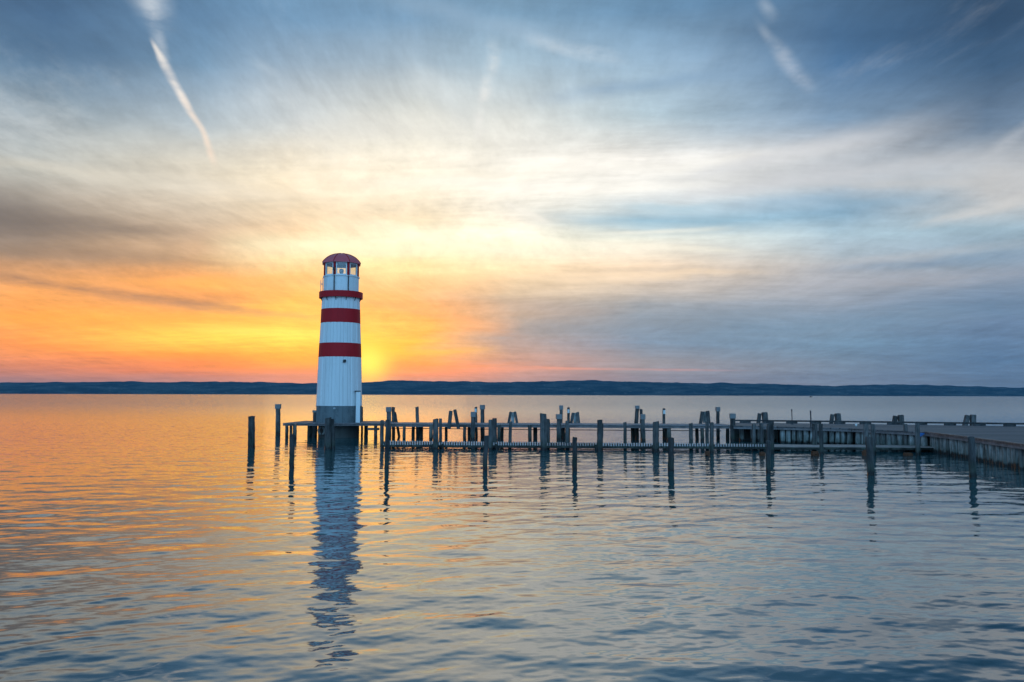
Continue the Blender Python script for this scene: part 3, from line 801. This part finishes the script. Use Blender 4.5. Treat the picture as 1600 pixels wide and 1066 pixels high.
# posts on the far edge of the catwalk
post(688.3, 698.5, 688.3, 654.5, 4.8, 'narrow post tucked right behind the greenish catwalk post', G_BACK)
post(773, 698.8, 772.6, 653.7, 7.0, 'paler post behind its twin on the catwalk, a near row post in front', G_BACK)
post(796.6, 699, 797.8, 658.8, 5.2, 'slim leaning post in front of the second A-frame from left', G_BACK)
post(856.4, 699.3, 856.4, 655, 5.3, 'narrow post directly right of the tallest catwalk post', G_BACK)
post(886, 699.6, 886.3, 658, 5.6, 'slim catwalk post in line with a thin pole right of a sleeved post', G_BACK)
post(940.2, 700, 941, 662, 3.6, 'dark thin post hidden behind the round topped catwalk post', G_BACK, M_POSTD)
post(976.8, 700.2, 976.4, 660, 5.1, 'slim lone post right of the round topped catwalk post', G_BACK)
post(1080, 700.8, 1079.2, 661.6, 6.2, 'lone post on the catwalk\'s far side left of the fourth A-frame', G_BACK)
post(1105, 701, 1104.8, 658.8, 5.7, 'post above the leftmost brown rope bundle, in front of an A-frame', G_BACK)
post(1178.2, 701.8, 1177.6, 662.7, 6.0, 'post on the far side of the catwalk, right of the broad sleeved post', G_BACK)
post(1190.2, 702, 1189.6, 661, 6.4, 'post above the second brown rope bundle from left', G_BACK)
post(1272.6, 702.4, 1273, 662, 8.0, 'broad post above the third brown rope bundle, beside a thin steel pole', G_BACK)
post(1353, 703, 1352.9, 663, 7.6, 'broad post above the fourth brown rope bundle, behind a leaning mooring post', G_BACK)
post(1415.5, 703.4, 1414.8, 662.7, 6.0, 'post above the fifth brown rope bundle, before the log wall', G_BACK)
# sleeved posts on the near side of the raised walkway
post(607.5, 687, 607.5, 636.8, 7.6, 'sleeved post with white cap where the walkway leaves the lighthouse', G_DECK, cap=7.4)
post(738.4, 688, 739.4, 644.4, 7.0, 'sleeved walkway post left of a tall sleeved far post, second from left', G_DECK, cap=8.0)
post(873, 689, 873.3, 648, 7.8, 'sleeved walkway post third from left, in front of a tall far post', G_DECK, cap=7.8)
post(1005.6, 690, 1004, 648, 6.8, 'sleeved walkway post with a dark collar, leaning slightly left', G_DECK, cap=8.2)
post(1145, 690.2, 1144.6, 647, 8.2, 'broad sleeved post where the walkway meets the wide pier', G_DECK, cap=7.8)
# posts behind the raised walkway
post(565.6, 681, 565.3, 635.7, 3.4, 'dark thin post peeping out right behind the lighthouse base', None, M_POSTD)
post(614.9, 682.5, 614.7, 636.3, 5.2, 'post with no sleeve standing close behind the white capped walkway post', G_FAR)
post(623.6, 682.5, 617.0, 644, 4.2, 'leaning prop at the right of the white capped walkway post', G_FAR)
post(653, 682.8, 651.6, 636, 5.2, 'lone slim far post between the white capped post and the first A-frame', G_FAR, cap=0)
post(744.4, 683.4, 743.4, 636, 4.2, 'leftmost thin far post with a pale head plate, touching a shorter sleeved post', G_FAR, hollow=True)
post(754, 683.4, 753.8, 633.4, 6.6, 'tall sleeved far post left of the middle, next to a thin plated post', G_FAR, cap=7.2)
post(876.4, 684, 876.8, 634.2, 5.6, 'tall sleeved far post rising behind a shorter sleeved walkway post', G_FAR, cap=7.0)
post(888.4, 684, 888.1, 637, 4.0, 'thin far post with a pale head plate beside an A-frame', G_FAR, hollow=True)
post(992.6, 684.6, 995.8, 634.6, 6.6, 'tall far post leaning right with a plain sawn head', G_FAR, cap=5, capw=1.06)
post(1003, 684.6, 1001.6, 639.6, 4.6, 'short dark far post between two taller ones, leaning left', G_FAR, M_POSTD)
post(1037.4, 685, 1037.4, 638.3, 4.6, 'lone thin far post with a pale head plate, rightmost such post', G_FAR, hollow=True)
post(1122.2, 685.4, 1121.5, 636.8, 5.8, 'tall lone far post between the fourth A-frame and the broad sleeved post', G_FAR, cap=7.0)

# ------------------------------------------------------------------ decks
def boards_between(bm, A0, A1, B0, B1, z0, z1, n, gap=0.18, var=0.006):
    """n boards side by side, each running from line A (front) to line B (back)"""
    for i in range(n):
        f0 = (i + gap / 2) / n; f1 = (i + 1 - gap / 2) / n
        dz = random.uniform(-var, var); e = random.uniform(-0.03, 0.03)
        a0 = A0.lerp(A1, f0); a1 = A0.lerp(A1, f1); b0 = B0.lerp(B1, f0); b1 = B0.lerp(B1, f1)
        dv = (a0 - b0).normalized() * e
        add_prism(bm, [a0 + dv, a1 + dv, b1, b0], z0 + dz, z1 + dz)
def beam_between(bm, p, q, w, h, z):
    """level beam from p to q, top at z"""
    d = Vector((q.x - p.x, q.y - p.y, 0)); L = d.length; a = math.atan2(d.y, d.x)
    c = (p + q) / 2
    add_box(bm, (c.x, c.y, z - h / 2), (L, w, h), Matrix.Rotation(a, 4, 'Z'), 0.008)
def leg_part(parent, px, wy, w, ztop, mat=M_LEG, setb=0.0):
    b = at(px, wy, 0.0); b.y += setb
    t_ = Vector((b.x, b.y, ztop)); r = w * b.y / F / 2
    o = obj('leg', post_bm(b, t_, r * 1.03, r * 0.98, 12, 0.0), mat, parent, smooth=True, angle=35)
    o.location = Vector(b) - parent.location
    return o
def rel(bm, root):
    bmesh.ops.translate(bm, verts=bm.verts[:], vec=-Vector(root.location)); return bm

# lighthouse platform
PF0 = at(441.5, 661.2, DECK); PF1 = at(600, 661.4, DECK)
pl = empty('platform', (LX, LY, 0)); tag(pl, 'timber platform on legs round the foot of the lighthouse', 'platform')
yb = LY + 2.3
PB0 = Vector((PF0.x + 0.35, yb, DECK)); PB1 = Vector((PF1.x, yb, DECK))
bm = bmesh.new(); boards_between(bm, PF0, PF1, PB0, PB1, DECK - 0.05, DECK, 44, 0.12)
obj('deck_boards', rel(bm, pl), M_BOARD, pl)
bm = bmesh.new()
off = Vector((0, 0.12, 0))
beam_between(bm, PF0 + off, PF1 + off, 0.10, 0.13, DECK - 0.056)
obj('edge_beam', rel(bm, pl), M_BEAM, pl); bm = bmesh.new()
beam_between(bm, PB0 - off, PB1 - off, 0.10, 0.16, DECK - 0.056)
obj('edge_beam', rel(bm, pl), M_BEAM, pl)
bm = bmesh.new(); beam_between(bm, at(520, 684.5, 0.6) + Vector((0,0,0)), at(543, 684.5, 0.6), 0.14, 0.16, 0.72)
for v in bm.verts: v.co.y += PF0.y + 0.55 - at(520, 684.5, 0.6).y
obj('cross_beam', rel(bm, pl), M_LEG, pl)
for px, wy, w in ((447.8, 684, 5), (454.2, 684.8, 4.4), (460.4, 686, 6), (544.5, 683.5, 7.4), (586.8, 685, 5.2), (484, 680.5, 8), (572, 682, 6)):
    leg_part(pl, px, wy, w, DECK - 0.06)
# tyre hanging off the platform
ty = at(502.6, 684.6, 0.0); tc = at_depth(502.6, 673, ty.y)
bm = bmesh.new()
ring = [(tc.x + 0.20 * math.cos(a), tc.y - 0.0, tc.z + 0.26 * math.sin(a)) for a in np.linspace(0, 2 * math.pi, 20, endpoint=False)]
add_tube(bm, ring, 0.085, 8, closed=True)
add_tube(bm, [(tc.x, tc.y, tc.z + 0.3), (tc.x, tc.y + 0.05, DECK - 0.15)], 0.02, 6)
tyre = obj('tyre_fender', rel(bm, type('o', (), {'location': tc})()), M_RUBBER, loc=tc, smooth=True)
tag(tyre, 'grey tyre fender hanging under the platform left of the lighthouse', 'fender')

# raised walkway
WF0 = at(600.5, 662.0, DECK); WF1 = at(1146, 664.8, DECK)
WB0 = WF0 + Vector((0, 2.7, 0)); WB1 = WF1 + Vector((0, 2.9, 0))
wk = empty('walkway', ((WF0.x + WF1.x) / 2, (WF0.y + WB0.y) / 2, 0)); tag(wk, 'raised timber walkway leading from the lighthouse to the wide pier', 'walkway')
bm = bmesh.new(); boards_between(bm, WF0, WF1, WB0, WB1, DECK - 0.05, DECK, 150, 0.10)
obj('deck_boards', rel(bm, wk), M_BOARD, wk)
bm = bmesh.new()
beam_between(bm, WF0 + off, WF1 + off, 0.10, 0.16, DECK - 0.056)
obj('edge_beam', rel(bm, wk), M_BEAM, wk); bm = bmesh.new()
beam_between(bm, WB0 - off, WB1 - off, 0.10, 0.16, DECK - 0.056)
obj('edge_beam', rel(bm, wk), M_BEAM, wk)
p0, p1 = WB0 + Vector((0, 0.2, 0)), WB1 + Vector((0, 0.2, 0))
bm = bmesh.new(); add_tube(bm, [Vector((p0.x, p0.y, 0.62)), Vector(((p0.x + p1.x) / 2, (p0.y + p1.y) / 2, 0.57)), Vector((p1.x, p1.y, 0.55))], 0.028, 6)
obj('pipe', rel(bm, wk), M_DARKMETAL, wk)
for px, w in ((631.4, 5), (673.2, 5.6), (725.8, 4.8), (779.7, 5.6), (827.8, 5.8), (1045.4, 6.8), (1097.5, 6)):
    leg_part(wk, px, 687.0 + (px - 600) * 0.005, w, DECK - 0.06)
for px, w in ((645.4, 5.2), (658, 5.8), (697, 4.6), (733, 4.6), (784.6, 4.4), (836.3, 6.6), (881, 4), (988.5, 5.5), (996, 5), (1041.5, 5.6), (1089.2, 5.6), (1137, 5.6)):
    leg_part(wk, px, 684.4 + (px - 600) * 0.004, w, DECK - 0.06, M_POSTD)

# mooring A-frames bolted to the walkway
def a_frame(lt, lb, rt, rb, wl, wr, label, Y, zb, plate=True):
    """lt/lb, rt/rb: head and foot of the two legs; zb: foot height"""
    def P(q, dy=0.0): v = at_depth(q[0], q[1], Y + dy); return v
    base = P(((lb[0] + rb[0]) / 2, lb[1])); base.z = zb
    root = empty('mooring_frame', base); tag(root, label, 'mooring frame', 'leaning mooring frames along the walkway')
    for (t_, b_, w, dy) in ((lt, lb, wl, 0.05), (rt, rb, wr, -0.05)):
        T = P(t_, dy); B = P(b_, dy); 
        d = (T - B); B = B + d * ((zb - B.z) / d.z)
        bm = bmesh.new(); s = w * Y / F
        v = T - B; L = v.length
        rot = v.to_track_quat('Z', 'Y').to_matrix().to_4x4()
        add_box(bm, (B + T) / 2, (s, s, L), rot, s * 0.12)
        obj('leg', rel(bm, root), M_POST, root)
    if plate:
        T = (P(lt) + P(rt)) / 2
        bm = bmesh.new(); wid = abs(rt[0] - lt[0]) * Y / F * 0.8
        T2 = T - Vector((0, 0, 0.42))
        add_box(bm, (T2.x, Y + 0.02, T2.z), (wid, 0.06, 0.78), None, 0.01)
        obj('plate', rel(bm, root), M_LOG, root)
def wY(px):  # depth of the walkway's near edge
    f = (px - 600.5) / (1146 - 600.5); return WF0.y + (WF1.y - WF0.y) * f
a_frame((704.5, 642), (701.6, 669), (710.5, 640), (716, 668), 5.6, 5.0, 'open A-shaped mooring frame on the walkway, leftmost of all', wY(708) - 0.13, 0.72, False)
a_frame((798, 643.6), (793.6, 667), (804.5, 643.2), (809, 667), 4.2, 4.2, 'A-shaped mooring frame with a pale board, behind a slim leaning catwalk post', wY(800) + 3.0, 0.72)
a_frame((895.4, 645), (891.4, 668), (902.4, 644), (905.2, 668), 4.2, 4.2, 'A-shaped mooring frame with a pale board, right of a thin plated post', wY(899) + 3.0, 0.72)
a_frame((1097.4, 643), (1093.6, 668), (1105.6, 642), (1108, 668), 4.6, 5.0, 'A-shaped mooring frame with a pale board, left of the tall lone far post', wY(1100) + 3.05, 0.72)
yb_ = 57.0
PB = [at(1186, 662.4, DECK).y, 0]
a_frame((1187, 646), (1184.5, 664), (1194.4, 644.2), (1196.5, 664), 5.0, 7.8, 'stout pair of leaning stubs behind the pier, left of the two thin steel poles', 57.6, 0.9, False)
a_frame((1300.6, 647.5), (1298.5, 664), (1308.4, 646), (1310.5, 664), 5.0, 7.8, 'stout pair of leaning stubs behind the pier, right of the two thin steel poles', 57.2, 0.9, False)
a_frame((1399.3, 650), (1396.8, 665), (1407.2, 648.4), (1408.6, 665), 6.2, 7.2, 'stout pair of leaning stubs on the pier\'s far edge, second from right', 56.4, 0.9, False)
a_frame((1512, 649), (1507.6, 666), (1520.4, 648), (1520.2, 666), 6.4, 7.2, 'dark leaning stub beside an upright one on the pier, rightmost pair', 55.2, 0.9, False)

# ------------------------------------------------------------------ wide pier with log wall
pier_front = [at(1146, 665.4, DECK), at(1215, 666.5, DECK), at(1330, 669.6, DECK), at(1445, 675.4, DECK)]
pier_side = [at(1513, 683.6, DECK), at(1600, 695.2, DECK), at(1700, 709.5, DECK)]
pb = [at(1146, 660.6, DECK), at(1330, 662.6, DECK), at(1600, 666.3, DECK), at(1900, 672, DECK)]
pi_ = empty('pier', (24, 48, 0)); tag(pi_, 'wide timber pier faced with upright logs at the right', 'pier')
near_r = Vector((pier_side[-1].x + 26, pier_side[-1].y - 3, DECK))
poly = pier_front + pier_side + [near_r, Vector((near_r.x + 6, pb[-1].y, DECK))] + pb[::-1]
def plank_mat():
    m, t, b = material('pier_planks')
    pos = t.new('ShaderNodeNewGeometry').outputs['Position']
    sp = t.new('ShaderNodeSeparateXYZ'); t.put(sp.inputs[0], t.scale_vec(pos, (1, 1, 1), rot=(0, 0, R(6))))
    v = t.math('DIVIDE', sp.outputs[1], 0.29)
    idx = t.math('FLOOR', v); fr = t.math('FRACT', v)
    wn = t.new('ShaderNodeTexWhiteNoise', noise_dimensions='1D'); t.put(wn.inputs['W'], idx)
    g = t.noise(t.scale_vec(pos, (1.2, 14, 1)), 1.0, 5, 0.6)
    c = t.mix(g, (0.05, 0.048, 0.052), (0.21, 0.195, 0.20))
    tone = t.sstep(wn.outputs['Value'], 0, 1, 0.45, 1.3, 'LINEAR')
    c = t.mix(1.0, c, t.comb(tone, tone, tone), 'MULTIPLY')
    gap = t.math('MULTIPLY', t.sstep(fr, 0.03, 0.10), t.sstep(fr, 0.90, 0.97, 1.0, 0.0))
    t.put(b.inputs['Base Color'], t.mix(gap, (0.02, 0.02, 0.02), c)); b.inputs['Roughness'].default_value = 0.6
    bp = t.new('ShaderNodeBump'); bp.inputs['Distance'].default_value = 0.02; t.put(bp.inputs['Height'], gap); t.put(b.inputs['Normal'], bp.outputs[0])
    return m
bm = bmesh.new(); add_prism(bm, poly, DECK - 0.06, DECK)
obj('deck_boards', rel(bm, pi_), plank_mat(), pi_)
edge = pier_front + pier_side
bm = bmesh.new()
for p, q in zip(edge, edge[1:]):
    d = (q - p).normalized(); nrm = Vector((-d.y, d.x, 0))
    if nrm.y < 0 and nrm.x < 0: nrm = -nrm
    beam_between(bm, p + nrm * 0.10, q + nrm * 0.10, 0.12, 0.14, DECK - 0.064)
obj('edge_beam', rel(bm, pi_), M_BEAM, pi_)
bm = bmesh.new()   # pale trim board along the near edge
for p, q in zip(edge[3:], edge[4:]):
    beam_between(bm, p + Vector((0.06, 0, 0)), q + Vector((0.06, 0, 0)), 0.16, 0.05, DECK + 0.05)
obj('trim_board', rel(bm, pi_), M_TREAD, pi_)
bm = bmesh.new(); bmk = bmesh.new()
for p, q in zip(pb, pb[1:]):
    L = (q - p).length; n = int(L / 1.55)
    beam_between(bm, p + Vector((0, -0.1, 0)), q + Vector((0, -0.1, 0)), 0.14, 0.11, DECK + 0.22)
    for i in range(n):
        c = p.lerp(q, (i + 0.5) / n); add_box(bmk, (c.x, c.y - 0.1, DECK + 0.055), (0.75, 0.16, 0.11), None, 0.01)
obj('kerb_rail', rel(bm, pi_), M_POSTD, pi_); obj('kerb_blocks', rel(bmk, pi_), M_POSTD, pi_)
# logs
def log_part(x, y, r, ztop):
    b = Vector((x, y, 0)); t_ = Vector((x + random.uniform(-0.04, 0.04), y + random.uniform(-0.03, 0.03), ztop))
    o = obj('log', post_bm(b, t_, r * 1.05, r * 0.95, 12, 0.05, 0.7), M_LOG, pi_, smooth=True, angle=35)
    o.location = b - Vector(pi_.location)
def logs_along(p, q, setb, rmin, rmax, skip=0.0):
    d = (q - p); L = d.length; d.normalize(); nrm = Vector((-d.y, d.x, 0))
    if nrm.y < 0 and abs(nrm.y) > abs(nrm.x): nrm = -nrm
    if abs(nrm.x) >= abs(nrm.y) and nrm.x < 0: nrm = -nrm
    s = 0.0
    while True:
        r = random.uniform(rmin, rmax)
        if s + 2 * r > L: break
        c = p + d * (s + r) + nrm * (setb + random.uniform(-0.03, 0.03))
        if random.random() >= skip: log_part(c.x, c.y, r, DECK - 0.065 - random.choice((0, 0, 0.0, 0.05)))
        s += 2 * r + random.uniform(0.03, 0.10)
logs_along(pier_front[0], pier_front[1], 2.2, 0.15, 0.20, 0.35)
logs_along(pier_front[1], pier_front[2], 0.42, 0.13, 0.18, 0.05)
logs_along(pier_front[2], pier_front[3], 0.36, 0.13, 0.19)
logs_along(pier_front[3], pier_side[0], 0.34, 0.11, 0.16)
logs_along(pier_side[0], pier_side[1], 0.32, 0.10, 0.17)
logs_along(pier_side[1], pier_side[2], 0.32, 0.11, 0.17)
bm = bmesh.new()   # dark retaining boards behind the logs
ins = [p + Vector((0.9, 2.9, 0)) for p in pier_front[:2]] + [pier_front[2] + Vector((0.5, 0.75, 0)), pier_front[3] + Vector((0.75, 0.4, 0))] + [p + Vector((0.72, 0, 0)) for p in pier_side]
for p, q in zip(ins, ins[1:]): beam_between(bm, p, q, 0.05, DECK + 0.7, DECK - 0.07)
obj('retaining_boards', rel(bm, pi_), M_POSTD, pi_)
for px, w in ((1159, 7.4), (1214, 7), (1227, 6)):
    b = at(px, 689.5, 0)
    r = w * b.y / F / 2
    o = obj('leg', post_bm(b, Vector((b.x, b.y, DECK - 0.065)), r, r, 12, 0.0), M_LOG, pi_, smooth=True, angle=35); o.location = b - Vector(pi_.location)
# blue plate at the corner
c = pier_front[3] + Vector((-0.16, -0.02, 0))
bm = bmesh.new()
vs = [(-0.18, 0, 0.02), (0.16, 0, 0.02), (0.10, 0, -0.06), (-0.18, 0, -0.24)]
a = [bm.verts.new((x, -0.012, z)) for x, _, z in vs]; b = [bm.verts.new((x, 0.012, z)) for x, _, z in vs]
bm.faces.new(a); bm.faces.new(b[::-1])
for i in range(4): bm.faces.new((a[i], a[(i + 1) % 4], b[(i + 1) % 4], b[i]))
o = obj('corner_plate', bm, M_BLUE, pi_, loc=Vector((c.x, c.y, DECK - 0.06)) - Vector(pi_.location)); o['label'] = 'bright blue corner plate'
# thin poles on the pier
for px, ty_, base, lab, hgt in ((1237.6, 640, at(1237.6, 663.2, DECK), 'thin steel pole on the pier, the left of two', DECK), (1267, 642, at(1267, 668.4, DECK), 'slightly thicker steel pole at the pier\'s near edge, the right of two', DECK)):
    top = at_depth(px - 0.6, ty_, base.y)
    bm = bmesh.new(); v = top - base
    add_tube(bm, [(0, 0, 0), (v.x * 0.5 + 0.01, 0, v.z * 0.5), (v.x, 0, v.z)], 0.030 if px < 1250 else 0.04, 8)
    add_tube(bm, [(0, 0, 0), (0, 0, 0.03)], 0.09, 10)
    add_tube(bm, [(v.x, 0, v.z - 0.12), (v.x, 0, v.z + 0.01)], 0.045, 8)
    tag(obj('steel_pole', bm, M_DARKMETAL, loc=base, smooth=True, angle=40), lab, 'pole')
# small white lamp on the deck
b = at(1337.5, 666.4, DECK)
bm = bmesh.new(); add_lathe(bm, [(0.001, 0), (0.07, 0), (0.07, 0.10), (0.05, 0.16), (0.001, 0.17)], 14)
tag(obj('deck_lamp', bm, M_LENS, loc=b, smooth=True), 'tiny white lamp on the pier deck near the far kerb', 'lamp')

# ------------------------------------------------------------------ low catwalk
ZC = 0.27
cw = empty('catwalk', tuple(at(1000, 705, 0))); tag(cw, 'low slatted catwalk just above the water between two rows of posts', 'catwalk')
brk = [597, 681, 766, 849.5, 937, 1025, 1112, 1204, 1284, 1365, 1434, 1481]
def CF(px): return at(px, 694.0 + (px - 600) * 0.0060, ZC)
def CB(px): return at(px, 688.6 + (px - 600) * 0.0090, ZC)
for i, (a, b) in enumerate(zip(brk, brk[1:])):
    bm = bmesh.new(); dz = random.uniform(-0.012, 0.012)
    A0, A1, B0, B1 = CF(a), CF(b), CB(a), CB(b)
    if i < 7: boards_between(bm, A0, A1, B0, B1, ZC - 0.035 + dz, ZC + dz, 22, 0.40, 0.004)
    else:   # long boards
        for k in range(6):
            f0, f1 = (k + 0.05) / 6, (k + 0.93) / 6
            add_prism(bm, [A0.lerp(B0, f0), A1.lerp(B1, f0), A1.lerp(B1, f1), A0.lerp(B0, f1)], ZC - 0.035 + dz, ZC + dz + random.uniform(-.004, .004))
    obj('slat_panel', rel(bm, cw), M_SLAT if i < 7 else M_TREAD, cw)
    bm = bmesh.new()
    o1 = Vector((0, 0.10, 0))
    beam_between(bm, A0 + o1 + Vector((.02, 0, 0)), A1 + o1 - Vector((.02, 0, 0)), 0.09, 0.13, ZC - 0.04 + dz); obj('side_beam', rel(bm, cw), M_LEG, cw)
    bm = bmesh.new(); beam_between(bm, B0 - o1, B1 - o1, 0.09, 0.12, ZC - 0.04 + dz); obj('side_beam', rel(bm, cw), M_LEG, cw)
    bm = bmesh.new(); beam_between(bm, A0.lerp(B0, 0.5), A1.lerp(B1, 0.5), 0.09, 0.12, ZC - 0.045 + dz)
    obj('middle_beam', rel(bm, cw), M_LEG, cw)
for px in (677, 692, 776, 930.5, 1020):  # dark bracket boards at the post feet
    p = CF(px)
    bm = bmesh.new(); add_box(bm, (p.x, p.y - 0.06, 0.10), (0.13, 0.08, 0.42), None, 0.01)
    obj('bracket', rel(bm, cw), M_POSTD, cw)
# stairs from the catwalk up to the pier
st = empty('stairs', tuple(at(1490, 704, 0))); tag(st, 'short wooden stairs climbing from the catwalk to the pier', 'stairs')
for (x0, x1, yf, yb2, z) in ((1462, 1497.5, 694.6, 691.2, 0.46), (1478.4, 1513, 689.4, 685.8, 0.68)):
    a, b, c, d = at(x0, yf - 0.5, z), at(x1, yf, z), at(x1, yb2, z), at(x0, yb2 - 0.3, z)
    bm = bmesh.new(); add_prism(bm, [a, b, c, d], z - 0.06, z); obj('tread', rel(bm, st), M_TREAD, st)
a, b = at(1480, 700.2, 0.27), at(1516, 700.6, 0.27)
bm = bmesh.new(); beam_between(bm, a, b, 0.08, 0.26, 0.40); beam_between(bm, a + Vector((0.4, 0.9, 0)), b + Vector((0.1, 0.9, 0)), 0.08, 0.30, 0.60)
obj('stringer', rel(bm, st), M_POSTD, st)
bm = bmesh.new(); add_prism(bm, [at(1479, 700.4, .27) + Vector((0.03, 0, 0)), at(1514, 700.6, .27), at(1514, 696.5, .27), at(1480.5, 696.2, .27) + Vector((0.03, 0, 0))], 0.2, 0.27)
obj('landing', rel(bm, st), M_BEAM, st)

# rope bundles at the waterline
lab = ['leftmost brown rope bundle tied at the waterline under the catwalk', 'second brown rope bundle from left, left of the broad catwalk post', 'third brown rope bundle from left, under the broad post by the pole',
       'fourth brown rope bundle, half hidden by the left leaning mooring post', 'fifth brown rope bundle, left of the last catwalk post', 'rightmost brown rope bundle, at the water under the stairs']
for (px, py, w, h), lb in zip(((1105.4, 707.8, 6.5, 8), (1191, 708, 8.5, 8), (1273.2, 709, 11, 8), (1350.5, 710, 6, 10), (1419, 709.6, 14, 5), (1498.5, 709.5, 11, 8)), lab):
    b = at(px, 712.5, 0.0); s = b.y / F
    wx, hz = w * s / 2, max(h * s / 2, 0.07)
    bm = bmesh.new()
    for k in range(7):
        pts = []; tw = random.uniform(0, 6.28); tz = random.uniform(-0.5, 0.5)
        for a in np.linspace(0, 2 * math.pi, 18, endpoint=False):
            pts.append((math.cos(a) * wx * random.uniform(0.8, 1.0), math.sin(a) * wx * 0.7 * random.uniform(0.85, 1), hz * 0.75 + tz * hz * 0.9 + math.sin(a + tw) * hz * 0.55))
        add_tube(bm, pts, 0.030, 6, closed=True)
    for k in range(3):
        a = random.uniform(-1, 1)
        add_tube(bm, [(a * wx * 0.6, -wx * 0.6, hz * 1.7), (a * wx * 0.8, -wx * 0.75, hz * 0.6), (a * wx, -wx * 0.6, -0.15)], 0.025, 6)
    tag(obj('rope_bundle', bm, M_ROPE, loc=b, smooth=True), lb, 'rope bundle', 'brown rope bundles at the catwalk posts')

# a boat far out
b = at(1267, 620.8, 0.0)
bt = empty('boat', tuple(b)); tag(bt, 'tiny dark boat far out on the lake below the hills', 'boat')
bm = bmesh.new()
hull = [(-2.6, 0, .9), (-2.3, .8, .8), (1.2, .8, .8), (3.0, 0, 1.1), (1.2, -.8, .8), (-2.3, -.8, .8)]
lo = [bm.verts.new((x * .8, y * .6, -0.2)) for x, y, z in hull]; hi = [bm.verts.new((x, y, z)) for x, y, z in hull]
bm.faces.new(lo[::-1]); bm.faces.new(hi)
for i in range(6): bm.faces.new((lo[i], lo[(i + 1) % 6], hi[(i + 1) % 6], hi[i]))
obj('hull', bm, M_DARKMETAL, bt)
bm = bmesh.new(); add_box(bm, (-0.2, 0, 1.35), (1.8, 1.1, 1.0), None, 0.1); obj('cabin', bm, M_DARKMETAL, bt)

# ------------------------------------------------------------------ render settings
vs_ = scene.view_settings
scene.display_settings.display_device = 'sRGB'
vs_.view_transform = 'Standard'; vs_.look = 'None'; vs_.exposure = 0.0; vs_.gamma = 1.0; vs_.use_curve_mapping = False
scene.render.engine = 'CYCLES'
scene.cycles.use_denoising = True
scene.cycles.max_bounces = 8; scene.cycles.volume_bounces = 0
scene.cycles.sample_clamp_indirect = 4.0
